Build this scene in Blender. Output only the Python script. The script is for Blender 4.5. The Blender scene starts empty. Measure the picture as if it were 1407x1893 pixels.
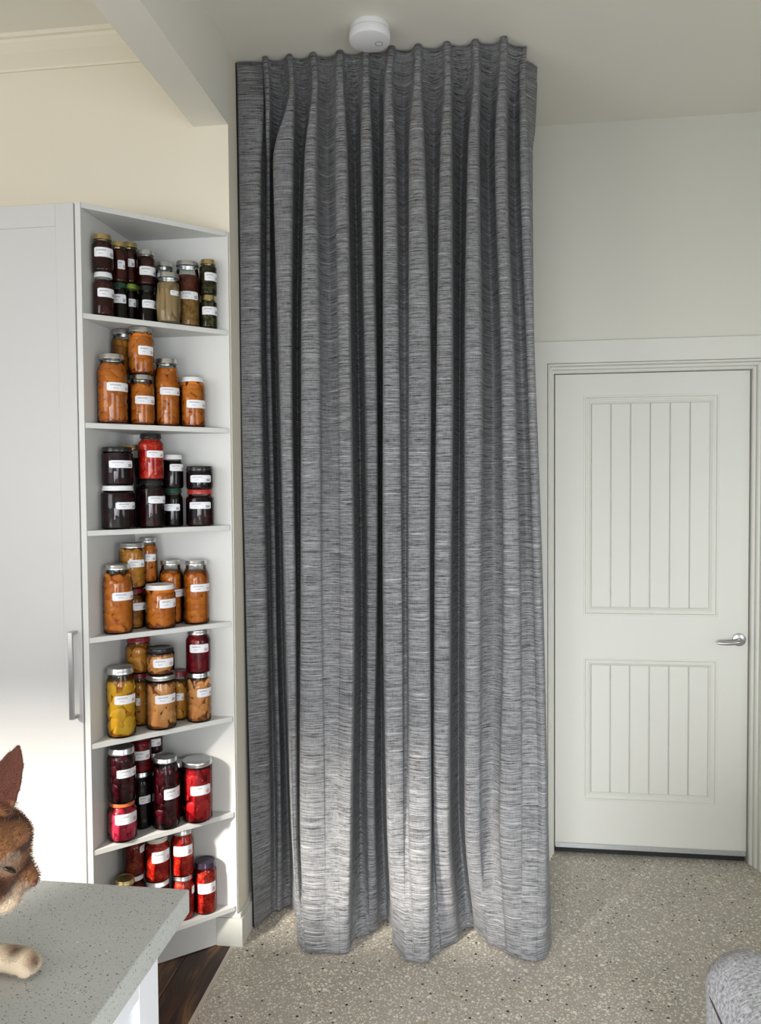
import bpy, bmesh, math, random
from mathutils import Vector, Matrix, noise
random.seed(7)
sc = bpy.context.scene
C = sc.collection

# ------------------------------------------------------------------ camera
F, YAW, PITCH, ROLL, CH = 1450.0, .1306, .0340, .0074, 1.5893
W, H = 1407.0, 1893.0
_s, _c = math.sin(YAW), math.cos(YAW)
_Fh, _Rh, _U = Vector((-_s, _c, 0)), Vector((_c, _s, 0)), Vector((0, 0, 1))
FW = math.cos(PITCH)*_Fh - math.sin(PITCH)*_U
_up = math.sin(PITCH)*_Fh + math.cos(PITCH)*_U
CR = math.cos(ROLL)*_Rh - math.sin(ROLL)*_up
CU = math.sin(ROLL)*_Rh + math.cos(ROLL)*_up
O = Vector((0, 0, CH))
cd = bpy.data.cameras.new('camera'); cam = bpy.data.objects.new('camera', cd); C.objects.link(cam)
cd.sensor_fit = 'HORIZONTAL'; cd.sensor_width = 36; cd.lens = F/W*36; cd.clip_start = .02
cam.matrix_world = Matrix(((CR.x, CU.x, -FW.x, O.x), (CR.y, CU.y, -FW.y, O.y), (CR.z, CU.z, -FW.z, O.z), (0, 0, 0, 1)))
sc.camera = cam

def ray(px, py): return FW + CR*((px-W/2)/F) - CU*((py-H/2)/F)
def at(px, py, Y):                      # the point at depth Y seen at a photo position
    r = ray(px, py); return O + r*(Y/r.y)
def atz(px, py, z):                     # the point at height z
    r = ray(px, py); return O + r*((z-CH)/r.z)
def xfor(px, Y, z):                     # the X of a point at depth Y and height z
    q = CR - FW*((px-W/2)/F); d = Vector((0, Y, z-CH)); return -d.dot(q)/q.x
def proj(P):
    d = Vector(P)-O; w = d.dot(FW); return (W/2+F*d.dot(CR)/w, H/2-F*d.dot(CU)/w)

# ------------------------------------------------------------------ light and exposure
sc.cycles.caustics_reflective = False; sc.cycles.caustics_refractive = False; sc.cycles.glossy_bounces = 3
sc.view_settings.view_transform = 'Standard'; sc.view_settings.look = 'None'
sc.view_settings.exposure = 0.25; sc.view_settings.gamma = 1.0; sc.view_settings.use_curve_mapping = False
wd = bpy.data.worlds.new('world'); sc.world = wd; wd.use_nodes = True
wd.node_tree.nodes['Background'].inputs[0].default_value = (.62, .76, 1.0, 1)
wd.node_tree.nodes['Background'].inputs[1].default_value = 1.0

AZ, EL = math.radians(30), math.radians(28)
sdir = Vector((math.sin(AZ)*math.cos(EL), math.cos(AZ)*math.cos(EL), -math.sin(EL)))
ld = bpy.data.lights.new('sun', 'SUN'); ld.energy = 7.2; ld.angle = math.radians(7.0); ld.color = (1, .95, .87)
lo = bpy.data.objects.new('sun', ld); C.objects.link(lo); lo.rotation_euler = sdir.to_track_quat('-Z', 'Y').to_euler()
def area(name, loc, direction, sx, sy, power, color, spread=180):
    l = bpy.data.lights.new(name, 'AREA'); l.shape = 'RECTANGLE'; l.size = sx; l.size_y = sy; l.energy = power
    l.color = color; l.spread = math.radians(spread)
    o = bpy.data.objects.new(name, l); C.objects.link(o); o.location = loc
    o.rotation_euler = Vector(direction).to_track_quat('-Z', 'Y').to_euler(); return o
area('sky_light_kitchen_window', (-2.55, -.18, 1.95), (.2, 1, .10), 1.7, .85, 20, (1.0, .97, .92), 175)
area('sky_light_garden_doors', (-.25, -1.5, .80), (.12, 1, -.20), 1.7, 1.45, 32, (.955, .975, 1.0), 74)
area('fill_light_garden_side', (.75, -1.5, 1.35), (-.35, 1, -.55), 1.2, 1.4, 24, (.97, .98, 1.0), 150)  # unseen fill lamp added for the worktop and floor
area('fill_light_side', (2.62, .30, 1.40), (-1, .10, -.04), 1.4, 1.2, 17, (.90, .95, 1.0), 170)  # unseen lamp added to brighten the worktop edge and beam side

# ------------------------------------------------------------------ helpers
def s2l(v): return v/12.92 if v <= .04045 else ((v+.055)/1.055)**2.4
def rgb(r, g, b): return (s2l(r/255), s2l(g/255), s2l(b/255), 1)
class N:                                # small node helper
    def __init__(s, name):
        s.m = bpy.data.materials.new(name); s.m.use_nodes = True; s.t = s.m.node_tree; s.t.nodes.clear()
        s.out = s.t.nodes.new('ShaderNodeOutputMaterial')
    def n(s, typ, **kw):
        nd = s.t.nodes.new('ShaderNode'+typ)
        for k, v in kw.items():
            if k[0] == 'i' and k[1:].isdigit(): s.put(nd.inputs[int(k[1:])], v)
            elif k.startswith('in_'): s.put(nd.inputs[k[3:].replace('_', ' ')], v)
            else: setattr(nd, k, v)
        return nd
    def put(s, sock, v):
        if isinstance(v, bpy.types.NodeSocket): s.t.links.new(v, sock)
        elif isinstance(v, bpy.types.Node): s.t.links.new(v.outputs[0], sock)
        else: sock.default_value = v
    def math(s, op, a, b=0.0, c=None):
        nd = s.n('Math', operation=op, i0=a, i1=b)
        if c is not None: s.put(nd.inputs[2], c)
        return nd.outputs[0]
    def ramp(s, fac, stops, interp='LINEAR'):
        nd = s.n('ValToRGB', i0=fac); cr = nd.color_ramp; cr.interpolation = interp
        while len(cr.elements) < len(stops): cr.elements.new(.5)
        for e, (p, c) in zip(cr.elements, stops):
            e.position = p; e.color = c if len(c) == 4 else (*c, 1)
        return nd.outputs[0]
    def mix(s, f, a, b, typ='MIX'):
        nd = s.n('MixRGB', blend_type=typ, i0=f, i1=a, i2=b); return nd.outputs[0]
    def mapped(s, src='Object', scale=(1, 1, 1), rot=(0, 0, 0), loc=(0, 0, 0)):
        tc = s.n('TexCoord'); mp = s.n('Mapping', i0=tc.outputs[src]); mp.inputs[3].default_value = scale
        mp.inputs[2].default_value = rot; mp.inputs[1].default_value = loc; return mp.outputs[0]
    def noise(s, vec, scale, detail=2.0, rough=.5):
        return s.n('TexNoise', in_Vector=vec, in_Scale=scale, in_Detail=detail, in_Roughness=rough)
    def bump(s, h, strength=.3, dist=.01):
        return s.n('Bump', in_Height=h, in_Strength=strength, in_Distance=dist).outputs[0]
    def finish(s, base, rough=.5, normal=None, metal=0.0, spec=.5, sheen=0.0, sss=0.0, coat=0.0):
        p = s.n('BsdfPrincipled'); s.put(p.inputs['Base Color'], base); s.put(p.inputs['Roughness'], rough)
        p.inputs['Metallic'].default_value = metal; p.inputs['Specular IOR Level'].default_value = spec
        if normal is not None: s.put(p.inputs['Normal'], normal)
        if sheen: p.inputs['Sheen Weight'].default_value = sheen
        if coat: p.inputs['Coat Weight'].default_value = coat
        if sss:
            p.inputs['Subsurface Weight'].default_value = sss; p.inputs['Subsurface Scale'].default_value = .01
            p.inputs['Subsurface Radius'].default_value = (1, .5, .25)
        s.put(s.out.inputs[0], p); return s.m
def paint(name, col, rough=.5, grain=.04, spec=.4):
    k = N(name); v = k.mapped(); n = k.noise(v, 260, 3).outputs[0]; n2 = k.noise(v, 1.7, 2).outputs[0]
    dark = tuple(c*.965 for c in col[:3])+(1,)
    return k.finish(k.mix(n2, col, dark), rough, k.bump(n, grain, .002), spec=spec)

M = {}
M['wall'] = paint('wall_paint', (.62, .61, .54, 1), .65, .04, .2)
M['wall_cream'] = paint('kitchen_wall_paint', (.80, .74, .605, 1), .6)
M['ceiling'] = paint('ceiling_paint', (.80, .775, .69, 1), .7)
M['trim'] = paint('satin_trim_paint', (.64, .635, .575, 1), .5, .02, .25)
M['door'] = paint('door_paint', (.64, .635, .575, 1), .55, .02, .2)
M['laminate'] = paint('white_laminate', (.66, .655, .625, 1), .45, .01, .3)
M['cab_door'] = paint('white_cabinet_lacquer', (.60, .59, .575, 1), .5, .01, .25)
M['plastic'] = paint('white_plastic', (.86, .86, .87, 1), .4, .01)
M['island'] = paint('pale_blue_white_paint', (.80, .82, .86, 1), .35, .01)
def simple(name, col, rough=.4, metal=0.0, **kw):
    k = N(name); v = k.mapped(); n = k.noise(v, 80, 2).outputs[0]
    return k.finish(k.mix(n, col, tuple(c*.9 for c in col[:3])+(1,)), rough, metal=metal, **kw)
M['steel'] = simple('brushed_nickel', (.55, .55, .55, 1), .28, 1.0)
M['alu'] = simple('aluminium', (.62, .63, .64, 1), .4, 1.0)
M['dark'] = simple('matt_black', (.012, .012, .012, 1), .8)
M['grey_line'] = simple('grey_print', (.12, .12, .13, 1), .6)

def terrazzo():
    k = N('terrazzo'); v = k.mapped()
    w = k.noise(v, 60, 2); wob = k.n('VectorMath', operation='MULTIPLY_ADD', i0=w.outputs[1], i1=(.006, .006, .006), i2=v).outputs[0]
    big = k.noise(v, 3.0, 3).outputs[0]
    base = k.ramp(big, [(.3, rgb(158, 152, 138)), (.5, rgb(172, 165, 153)), (.72, rgb(176, 166, 160))])
    fine = k.noise(v, 420, 2).outputs[0]
    base = k.mix(k.ramp(fine, [(.35, (0, 0, 0, 1)), (.75, (.6, .6, .6, 1))]), base, rgb(190, 183, 170))
    col = base
    for scale, thr, keep, stops in (
        (95, .33, .84, [(0, rgb(226, 218, 202)), (.45, rgb(240, 236, 224)), (.75, rgb(205, 192, 168)), (.93, rgb(190, 168, 140))]),
        (190, .36, .80, [(0, rgb(235, 228, 214)), (.5, rgb(214, 204, 186)), (.85, rgb(196, 180, 158))]),
        (52, .26, .22, [(0, rgb(236, 230, 216)), (.6, rgb(214, 200, 180)), (.9, rgb(176, 150, 120))]),
        (72, .24, .13, [(0, rgb(28, 28, 30)), (.45, rgb(46, 40, 34)), (.62, rgb(20, 30, 40)), (.80, rgb(40, 70, 110)), (.88, rgb(170, 110, 60)), (.94, rgb(90, 60, 45))])):
        vo = k.n('TexVoronoi', in_Vector=wob, in_Scale=float(scale), in_Randomness=1.0)
        sep = k.n('SeparateColor', i0=vo.outputs[1])
        size = k.math('MULTIPLY', sep.outputs[1], thr)
        size = k.math('ADD', size, thr*.45)
        inside = k.math('LESS_THAN', vo.outputs[0], size)
        sel = k.math('LESS_THAN', sep.outputs[0], keep)
        fac = k.math('MULTIPLY', inside, sel)
        chip = k.ramp(sep.outputs[2], stops, 'CONSTANT')
        col = k.mix(fac, col, chip)
    return k.finish(col, .42, spec=.35)
M['terrazzo'] = terrazzo()
def quartz():
    k = N('speckled_quartz'); v = k.mapped()
    n = k.noise(v, 6, 2).outputs[0]
    col = k.mix(n, rgb(188, 190, 186), rgb(176, 178, 174))
    vs = k.mapped(scale=(1, 1.4, 1), rot=(0, 0, .4))
    for scale, thr, keep, c in ((240, .26, .60, rgb(144, 147, 144)), (180, .24, .26, rgb(92, 95, 94)), (115, .18, .12, rgb(40, 42, 44)), (420, .3, .35, rgb(200, 202, 199)), (70, .09, .03, rgb(245, 247, 250))):
        vo = k.n('TexVoronoi', in_Vector=vs, in_Scale=float(scale), in_Randomness=1.0)
        sep = k.n('SeparateColor', i0=vo.outputs[1])
        inside = k.math('LESS_THAN', vo.outputs[0], thr)
        col = k.mix(k.math('MULTIPLY', inside, k.math('LESS_THAN', sep.outputs[0], keep)), col, c)
    return k.finish(col, .3, spec=.4)
M['quartz'] = quartz()
def wood():
    k = N('stained_timber'); oi = k.n('ObjectInfo').outputs['Random']
    v0 = k.mapped(); off = k.n('CombineXYZ', i0=k.math('MULTIPLY', oi, 37.0), i1=k.math('MULTIPLY', oi, 11.0), i2=0.0)
    v = k.n('VectorMath', operation='ADD', i0=v0, i1=off.outputs[0]).outputs[0]
    warp = k.noise(k.n('Mapping', i0=v, i3=(7, 2.2, 7)).outputs[0], 1.0, 2)
    v2 = k.n('VectorMath', operation='MULTIPLY_ADD', i0=warp.outputs[1], i1=(.16, .05, .0), i2=v).outputs[0]
    g1 = k.noise(k.n('Mapping', i0=v2, i3=(70, 2.0, 1)).outputs[0], 1.0, 4, .6).outputs[0]
    g2 = k.noise(k.n('Mapping', i0=v2, i3=(300, 9, 1)).outputs[0], 1.0, 2).outputs[0]
    kn = k.noise(k.n('Mapping', i0=v, i3=(9, 3.2, 1)).outputs[0], 1.0, 2).outputs[0]
    gr = k.math('ADD', k.math('MULTIPLY', g1, .75), k.math('MULTIPLY', g2, .25))
    dark = k.ramp(gr, [(.36, rgb(40, 28, 23)), (.52, rgb(62, 44, 34)), (.66, rgb(98, 70, 50))])
    light = k.ramp(gr, [(.36, rgb(70, 48, 34)), (.52, rgb(112, 80, 56)), (.66, rgb(160, 120, 84))])
    fac = k.ramp(kn, [(.52, (0, 0, 0, 1)), (.66, (1, 1, 1, 1))])
    return k.finish(k.mix(fac, dark, light), .45, k.bump(gr, .1, .003))
M['wood'] = wood()
def weave(name, lightc, darkc, bluec=None, warp_s=900., slub=(7, 1, 400), amount=1.0):
    # slubby cloth: long horizontal slubs of light and dark yarn over a fine upright warp
    k = N(name); tc = k.n('TexCoord'); uv = tc.outputs['UV']
    def st(sx, sy, off=0): return k.n('Mapping', i0=uv, i3=(sx, sy, 1), i1=(off, off*.7, 0)).outputs[0]
    a = k.noise(st(slub[0], slub[2]), 1.0, 3.0, .55).outputs[0]
    b = k.noise(st(slub[0]*2.6, slub[2]*.55, 5), 1.0, 3.0, .6).outputs[0]
    c = k.noise(st(warp_s*.55, 26, 9), 1.0, 2.0, .6).outputs[0]
    d = k.noise(st(slub[0]*1.2, slub[2]*.30, 13), 1.0, 2.0, .5).outputs[0]
    e = k.noise(st(60, 700, 17), 1.0, 1.0, .5).outputs[0]
    f = k.math('ADD', k.math('MULTIPLY', a, .55), k.math('MULTIPLY', b, .35))
    f = k.math('ADD', f, k.math('MULTIPLY', c, .17)); f = k.math('ADD', f, k.math('MULTIPLY', e, .22))
    f = k.math('MULTIPLY', f, 1/1.29)
    col = k.ramp(f, [(.38, darkc), (.475, tuple((x*.55+y*.45) for x, y in zip(darkc, lightc))), (.56, lightc)])
    hi = k.ramp(d, [(.60, (0, 0, 0, 1)), (.70, (amount, amount, amount, 1))])
    col = k.mix(k.math('MULTIPLY', hi, k.ramp(a, [(.42, (0, 0, 0, 1)), (.6, (1, 1, 1, 1))])), col, tuple(min(1, x*1.55) for x in lightc[:3])+(1,))
    lo_ = k.ramp(b, [(.30, (1, 1, 1, 1)), (.37, (0, 0, 0, 1))])
    col = k.mix(k.math('MULTIPLY', lo_, .8), col, tuple(x*.45 for x in darkc[:3])+(1,))
    return k.finish(col, .9, k.bump(f, .25, .002), spec=.12, sheen=.08)
M['curtain'] = weave('slub_curtain_cloth', (.26, .26, .265, 1), (.024, .024, .026, 1))
M['lining'] = simple('dark_lining', (.012, .012, .013, 1), .9)
M['upholstery'] = weave('grey_upholstery', (.62, .62, .65, 1), (.20, .20, .22, 1), slub=(90, 1, 220), warp_s=420., amount=.5)
M['piping'] = simple('dark_piping', (.09, .075, .07, 1), .9)

def link(name, me, mat, parent=None):
    o = bpy.data.objects.new(name, me); C.objects.link(o)
    if mat is not None and not me.materials: me.materials.append(mat)
    if parent is not None: o.parent = parent
    return o
def from_bm(name, bm, mat, parent=None, smooth=False, autosm=None):
    me = bpy.data.meshes.new(name); bm.normal_update(); bm.to_mesh(me); bm.free()
    if smooth: me.polygons.foreach_set('use_smooth', [True]*len(me.polygons))
    if autosm: me.set_sharp_from_angle(angle=math.radians(autosm))
    return link(name, me, mat, parent)
def pydata(name, vs, fs, mat, parent=None, smooth=False):
    me = bpy.data.meshes.new(name); me.from_pydata([tuple(v) for v in vs], [], fs); me.update()
    bm = bmesh.new(); bm.from_mesh(me); bmesh.ops.recalc_face_normals(bm, faces=bm.faces); bm.to_mesh(me); bm.free()
    if smooth: me.polygons.foreach_set('use_smooth', [True]*len(me.polygons))
    return link(name, me, mat, parent)
def add_box(bm, x0, x1, y0, y1, z0, z1, bev=0.0, seg=2):
    b = bmesh.new()
    r = bmesh.ops.create_cube(b, size=1.0)
    for v in b.verts: v.co = Vector(((x0+x1)/2+v.co.x*(x1-x0), (y0+y1)/2+v.co.y*(y1-y0), (z0+z1)/2+v.co.z*(z1-z0)))
    if bev: bmesh.ops.bevel(b, geom=b.edges[:], offset=bev, segments=seg, profile=.5, affect='EDGES')
    me = bpy.data.meshes.new('tmp'); b.to_mesh(me); b.free(); bm.from_mesh(me); bpy.data.meshes.remove(me)
def box(name, x0, x1, y0, y1, z0, z1, mat, parent=None, bev=0.0, seg=2):
    bm = bmesh.new(); add_box(bm, x0, x1, y0, y1, z0, z1, bev, seg)
    return from_bm(name, bm, mat, parent)
def prism(bm, pts, z0, z1):             # plan polygon (x,y) extruded in z
    a = [bm.verts.new((x, y, z0)) for x, y in pts]; b = [bm.verts.new((x, y, z1)) for x, y in pts]
    bm.faces.new(a[::-1]); bm.faces.new(b)
    for i in range(len(pts)):
        j = (i+1) % len(pts); bm.faces.new((a[i], a[j], b[j], b[i]))
def empty(name, loc=(0, 0, 0)):
    o = bpy.data.objects.new(name, None); C.objects.link(o); o.location = loc; o.empty_display_size = .05; return o
def tag(o, label, cat, group=None):
    o['label'] = label; o['category'] = cat
    if group: o['group'] = group
    return o
def structure(o): o['kind'] = 'structure'; return o
def lathe(bm, prof, seg=28, cx=0, cy=0, cz=0, close=True):
    rings = []
    for r, z in prof:
        if r < 1e-6: rings.append([bm.verts.new((cx, cy, cz+z))])
        else: rings.append([bm.verts.new((cx+r*math.cos(2*math.pi*i/seg), cy+r*math.sin(2*math.pi*i/seg), cz+z)) for i in range(seg)])
    for a, b in zip(rings, rings[1:]):
        for i in range(seg):
            j = (i+1) % seg
            if len(a) == 1 and len(b) == 1: continue
            if len(a) == 1: bm.faces.new((a[0], b[j], b[i]))
            elif len(b) == 1: bm.faces.new((a[i], a[j], b[0]))
            else: bm.faces.new((a[i], a[j], b[j], b[i]))
def tube(bm, pts, rad, seg=10):
    pts = [Vector(p) for p in pts]; rads = rad if isinstance(rad, (list, tuple)) else [rad]*len(pts)
    t0 = (pts[1]-pts[0]).normalized(); nrm = t0.orthogonal().normalized(); rings = []
    for i, p in enumerate(pts):
        t = (pts[min(i+1, len(pts)-1)]-pts[max(i-1, 0)]).normalized()
        nrm = (nrm-t*nrm.dot(t)).normalized(); bi = t.cross(nrm)
        rings.append([bm.verts.new(p+(nrm*math.cos(2*math.pi*k/seg)+bi*math.sin(2*math.pi*k/seg))*rads[i]) for k in range(seg)])
    for a, b in zip(rings, rings[1:]):
        for k in range(seg): bm.faces.new((a[k], a[(k+1) % seg], b[(k+1) % seg], b[k]))
    bm.faces.new(rings[0][::-1]); bm.faces.new(rings[-1])

# ------------------------------------------------------------------ the room
CZ, KZ = 3.056, 3.112                   # ceilings: living side, kitchen side
XC, YB, YD, YW = -.8456, 2.585, 3.403, 3.3205   # pillar corner, kitchen wall, door leaf, door wall
XBL, ZBM = -.966, 2.802                 # beam
XL, XR, YF = -4.6, 2.7, -1.6
structure(box('floor', -.861, XR+.1, YF-.1, 3.62, -.12, 0, M['terrazzo']))
fk = structure(box('floor_kitchen', XL-.1, -.861, YF-.1, 2.7, -.12, -.004, M['dark']))
x = -.872; i = 0
while x > -2.0:
    w_ = .132
    y0 = -1.2+random.random()*.6
    for ya, yb in ((-1.6, y0), (y0, y0+2.0), (y0+2.0, 2.59)):
        if yb-ya > .05: box('plank', x-w_+.0012, x-.0012, ya+.001, yb-.001, -.018, 0, M['wood'], fk, .0012, 1)
    x -= w_
while x > XL:
    box('plank', x-.133, x-.0012, -1.6, 2.59, -.018, 0, M['wood'], fk); x -= .134
structure(box('trim_floor_strip', -.8715, -.859, YF, 2.575, -.02, .0016, simple('pale_strip', (.62, .55, .46, 1), .5)))

structure(box('ceiling', XC, XR+.1, YF-.1, 3.62, CZ, CZ+.15, M['ceiling']))
structure(box('ceiling_kitchen', XL-.1, XBL, -.35, 2.7, KZ, KZ+.12, M['ceiling']))
structure(box('beam', XBL, XC, YF-.1, YB, ZBM, KZ+.12, M['ceiling']))
structure(box('wall_back', XL-.1, XC, YB, 2.70, 0, KZ+.1, M['wall_cream']))
structure(box('wall_nook', XC-.115, XC, 2.70, 3.62, 0, CZ+.1, M['wall']))
# door wall with the opening
DX0, DX1, DT = .263, 1.125, 2.087
bm = bmesh.new()
add_box(bm, XC-.1, DX0, YW+.006, 3.50, 0, CZ+.1); add_box(bm, DX1, XR+.1, YW+.006, 3.50, 0, CZ+.1)
add_box(bm, DX0, DX1, YW+.006, 3.50, DT, CZ+.1)
structure(from_bm('wall_door_side', bm, M['wall']))
bm = bmesh.new()
add_box(bm, XR, XR+.1, YF, -.42, 0, CZ+.1); add_box(bm, XR, XR+.1, 1.02, 3.5, 0, CZ+.1)
add_box(bm, XR, XR+.1, -.42, 1.02, 0, .78); add_box(bm, XR, XR+.1, -.42, 1.02, 2.02, CZ+.1)
structure(from_bm('wall_right', bm, M['wall']))
w3 = structure(empty('added_window', (0, 0, 0)))  # unseen window, added to go with the side fill lamp
for ya, yb, za, zb3 in ((-.42, -.37, .78, 2.02), (.97, 1.02, .78, 2.02), (-.37, .97, .78, .83), (-.37, .97, 1.97, 2.02)): box('window_frame', XR+.03, XR+.09, ya, yb, za, zb3, M['trim'], w3, .003, 1)
structure(box('wall_left', XL-.1, XL, YF, 2.7, 0, KZ+.1, M['wall_cream']))
bm = bmesh.new()
WA, WB, WH, KY = (-3.45, -1.60), (-1.15, 1.45), 2.42, -.25   # kitchen window, garden doors; the kitchen wall stands further in
add_box(bm, XL-.1, WA[0], KY-.1, KY, 0, KZ+.1); add_box(bm, WA[1], -1.25, KY-.1, KY, 0, KZ+.1)
add_box(bm, WA[0], WA[1], KY-.1, KY, WH, KZ+.1); add_box(bm, WA[0], WA[1], KY-.1, KY, 0, .5)
structure(from_bm('wall_kitchen_front', bm, M['wall_cream']))
structure(box('wall_step', -1.35, -1.25, YF, KY-.1, 0, KZ+.1, M['wall']))
bm = bmesh.new()
add_box(bm, -1.35, WB[0], YF-.1, YF, 0, KZ+.1); add_box(bm, WB[1], XR+.1, YF-.1, YF, 0, KZ+.1)
add_box(bm, WB[0], WB[1], YF-.1, YF, 2.15, KZ+.1)
structure(from_bm('wall_front', bm, M['wall']))
structure(box('sun_block_roof', -1.34, XR+.5, YF-2.6, YF-.1, 2.2, 2.3, M['ceiling']))  # unseen slab added to keep the sun out of the garden doors
def wframe(name, x0, x1, z0, z1, YF):
    w = structure(empty(name, ((x0+x1)/2, YF-.06, 0)))
    def fb(n, *a):
        o = box(n, *a, M['trim'], w, .003, 1); o.matrix_parent_inverse = Matrix.Translation(-w.location); return o
    fb('window_frame', x0, x0+.05, YF-.09, YF-.03, z0, z1); fb('window_frame', x1-.05, x1, YF-.09, YF-.03, z0, z1)
    fb('window_frame', x0+.05, x1-.05, YF-.09, YF-.03, z1-.05, z1); fb('sill', x0+.05, x1-.05, YF-.09, YF-.03, z0, z0+.04)
wframe('window_1', *WA, .5, WH, KY); wframe('window_2', *WB, 0, 2.15, YF)
# cornice along the kitchen wall
prof = [(0, 3.030), (.007, 3.030), (.010, 3.037), (.018, 3.043), (.050, 3.066), (.074, 3.088), (.080, 3.097), (.090, 3.099), (.092, KZ), (0, KZ)]
vs, fs = [], []
for X in (XL, XBL): vs += [(X, YB-d, z) for d, z in prof]
n = len(prof)
for a in range(n): fs.append((a, (a+1) % n, n+(a+1) % n, n+a))
fs += [tuple(range(n)), tuple(range(n, 2*n))]
structure(pydata('trim_cornice', vs, fs, M['wall_cream']))
# skirting block round the pillar
bm = bmesh.new()
for zz, t in ((0.098, .017), (.112, .009)):
    z0 = 0 if zz < .1 else .098
    prism(bm, [(-.921, YB), (-.921, YB-t), (XC+t, YB-t), (XC+t, 3.34), (XC, 3.34), (XC, YB)], z0, zz)
structure(from_bm('baseboard_pillar', bm, M['trim']))

# ------------------------------------------------------------------ door
def loop_sweep(bm, x0, x1, z0, z1, prof, closed=True):
    # prof: (inset, y) rings of a rectangle; closed loop or an upside-down U standing on the floor
    rings = []
    for d, y in prof:
        if closed: pts = [(x0+d, y, z0+d), (x0+d, y, z1-d), (x1-d, y, z1-d), (x1-d, y, z0+d)]
        else: pts = [(x0+d, y, z0), (x0+d, y, z1-d), (x1-d, y, z1-d), (x1-d, y, z0)]
        rings.append([bm.verts.new(p) for p in pts])
    for a, b in zip(rings, rings[1:]):
        for i in range(4 if closed else 3):
            j = (i+1) % 4; bm.faces.new((a[i], a[j], b[j], b[i]))
fr = structure(empty('trim_door_frame', (.694, YW, 0)))
bm = bmesh.new()
loop_sweep(bm, .172, 1.216, 0, 2.176, [(0, YW+.007), (0, YW-.006), (.002, YW-.008), (.088, YW-.008), (.091, YW-.005), (.091, YW+.012)], False)
bmesh.ops.recalc_face_normals(bm, faces=bm.faces)
o = from_bm('architrave', bm, M['trim'], fr); o.matrix_parent_inverse = Matrix.Translation(-fr.location)
bm = bmesh.new()
loop_sweep(bm, DX0, DX1, 0, DT, [(0, YW+.012), (.004, YW-.001), (.010, YW-.001), (.013, YW+.006), (.013, YW+.030), (.020, YW+.033), (.0235, YW+.038), (.0235, YW+.058), (.031, YW+.062), (.034, YW+.068), (.034, YW+.12)], False)
bmesh.ops.recalc_face_normals(bm, faces=bm.faces)
o = from_bm('jamb', bm, M['trim'], fr); o.matrix_parent_inverse = Matrix.Translation(-fr.location)
structure(box('door_light_block', DX0-.05, DX1+.05, 3.50, 3.56, -.02, 2.3, M['dark']))  # unseen dark slab added to stop light leaking in round the door
door = structure(empty('door_1', (.694, YD, 0)))
IV = Matrix.Translation(-door.location)
def dp(o, p=None):
    o.parent = p or door
    o.matrix_parent_inverse = IV if p is None else Matrix.Identity(4); return o
LX0, LX1, LZ0, LZ1 = .302, 1.086, .026, 2.050
PX0, PX1 = .419, .968
PAN = [(1.030, 1.960), (.233, .851)]
bm = bmesh.new(); T = .036
add_box(bm, LX0, PX0, YD, YD+T, LZ0, LZ1); add_box(bm, PX1, LX1, YD, YD+T, LZ0, LZ1)
for z0, z1 in ((LZ0, .233), (.851, 1.030), (1.960, LZ1)): add_box(bm, PX0, PX1, YD, YD+T, z0, z1)
dp(from_bm('leaf', bm, M['door']))
bmd = None
for z0, z1 in PAN:
    bm = bmesh.new()
    loop_sweep(bm, PX0, PX1, z0, z1, [(0, YD), (.003, YD-.0015), (.008, YD-.0015), (.012, YD+.005), (.0165, YD+.006), (.0195, YD+.0035), (.024, YD+.004), (.034, YD+.0125), (.036, YD+.020)])
    bmesh.ops.recalc_face_normals(bm, faces=bm.faces)
    dp(from_bm('panel_moulding', bm, M['door']))
    bx0, bx1 = PX0+.034, PX1-.034; bw = (bx1-bx0)/6
    for i in range(6):
        dp(box('board', bx0+i*bw+.0012, bx0+(i+1)*bw-.0012, YD+.0095, YD+.020, z0+.0345, z1-.0345, M['door'], None, .0028, 1))
    dp(box('panel_back', bx0-.002, bx1+.002, YD+.0175, YD+.026, z0+.03, z1-.03, M['door']))
# lever handle
hx, hz = 1.050, .938
hd = empty('door_handle', (0, 0, 0)); dp(hd)
bm = bmesh.new(); lathe(bm, [(0, .011), (.019, .011), (.0255, .0085), (.027, .004), (.027, 0)], 32)
bmesh.ops.rotate(bm, verts=bm.verts[:], cent=(0, 0, 0), matrix=Matrix.Rotation(math.pi/2, 3, 'X'))
bmesh.ops.translate(bm, verts=bm.verts[:], vec=(hx, YD, hz)); bmesh.ops.recalc_face_normals(bm, faces=bm.faces)
dp(from_bm('rose', bm, M['steel'], None, True, 40), hd)
bm = bmesh.new()
tube(bm, [(hx, YD-.008, hz), (hx, YD-.034, hz), (hx-.004, YD-.046, hz), (hx-.016, YD-.051, hz-.002), (hx-.05, YD-.051, hz-.007), (hx-.082, YD-.049, hz-.0075), (hx-.097, YD-.047, hz-.006)], [.0095, .0095, .010, .0098, .0085, .0075, .006], 12)
dp(from_bm('lever', bm, M['steel'], None, True, 50), hd)
# sweep at the foot of the door, dark strip for the shaded gap
sw = box('door_sweep', LX0+.002, LX1-.002, YD-.0045, YD, .026, .047, M['alu'], None, .001, 1); dp(sw)
for i in range(5):
    bm = bmesh.new(); lathe(bm, [(0, .0018), (.003, .0014), (.0042, 0)], 10)
    bmesh.ops.rotate(bm, verts=bm.verts[:], cent=(0, 0, 0), matrix=Matrix.Rotation(math.pi/2, 3, 'X'))
    bmesh.ops.translate(bm, verts=bm.verts[:], vec=(LX0+.015+i*.1885, YD-.0045, .036))
    dp(from_bm('screw', bm, M['alu'], None, True), sw)
dp(box('gap_shade', LX0+.004, LX1-.004, YD+.004, YD+.03, .004, .028, M['dark']))  # dark strip standing in for the shade in the gap below the leaf

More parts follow.
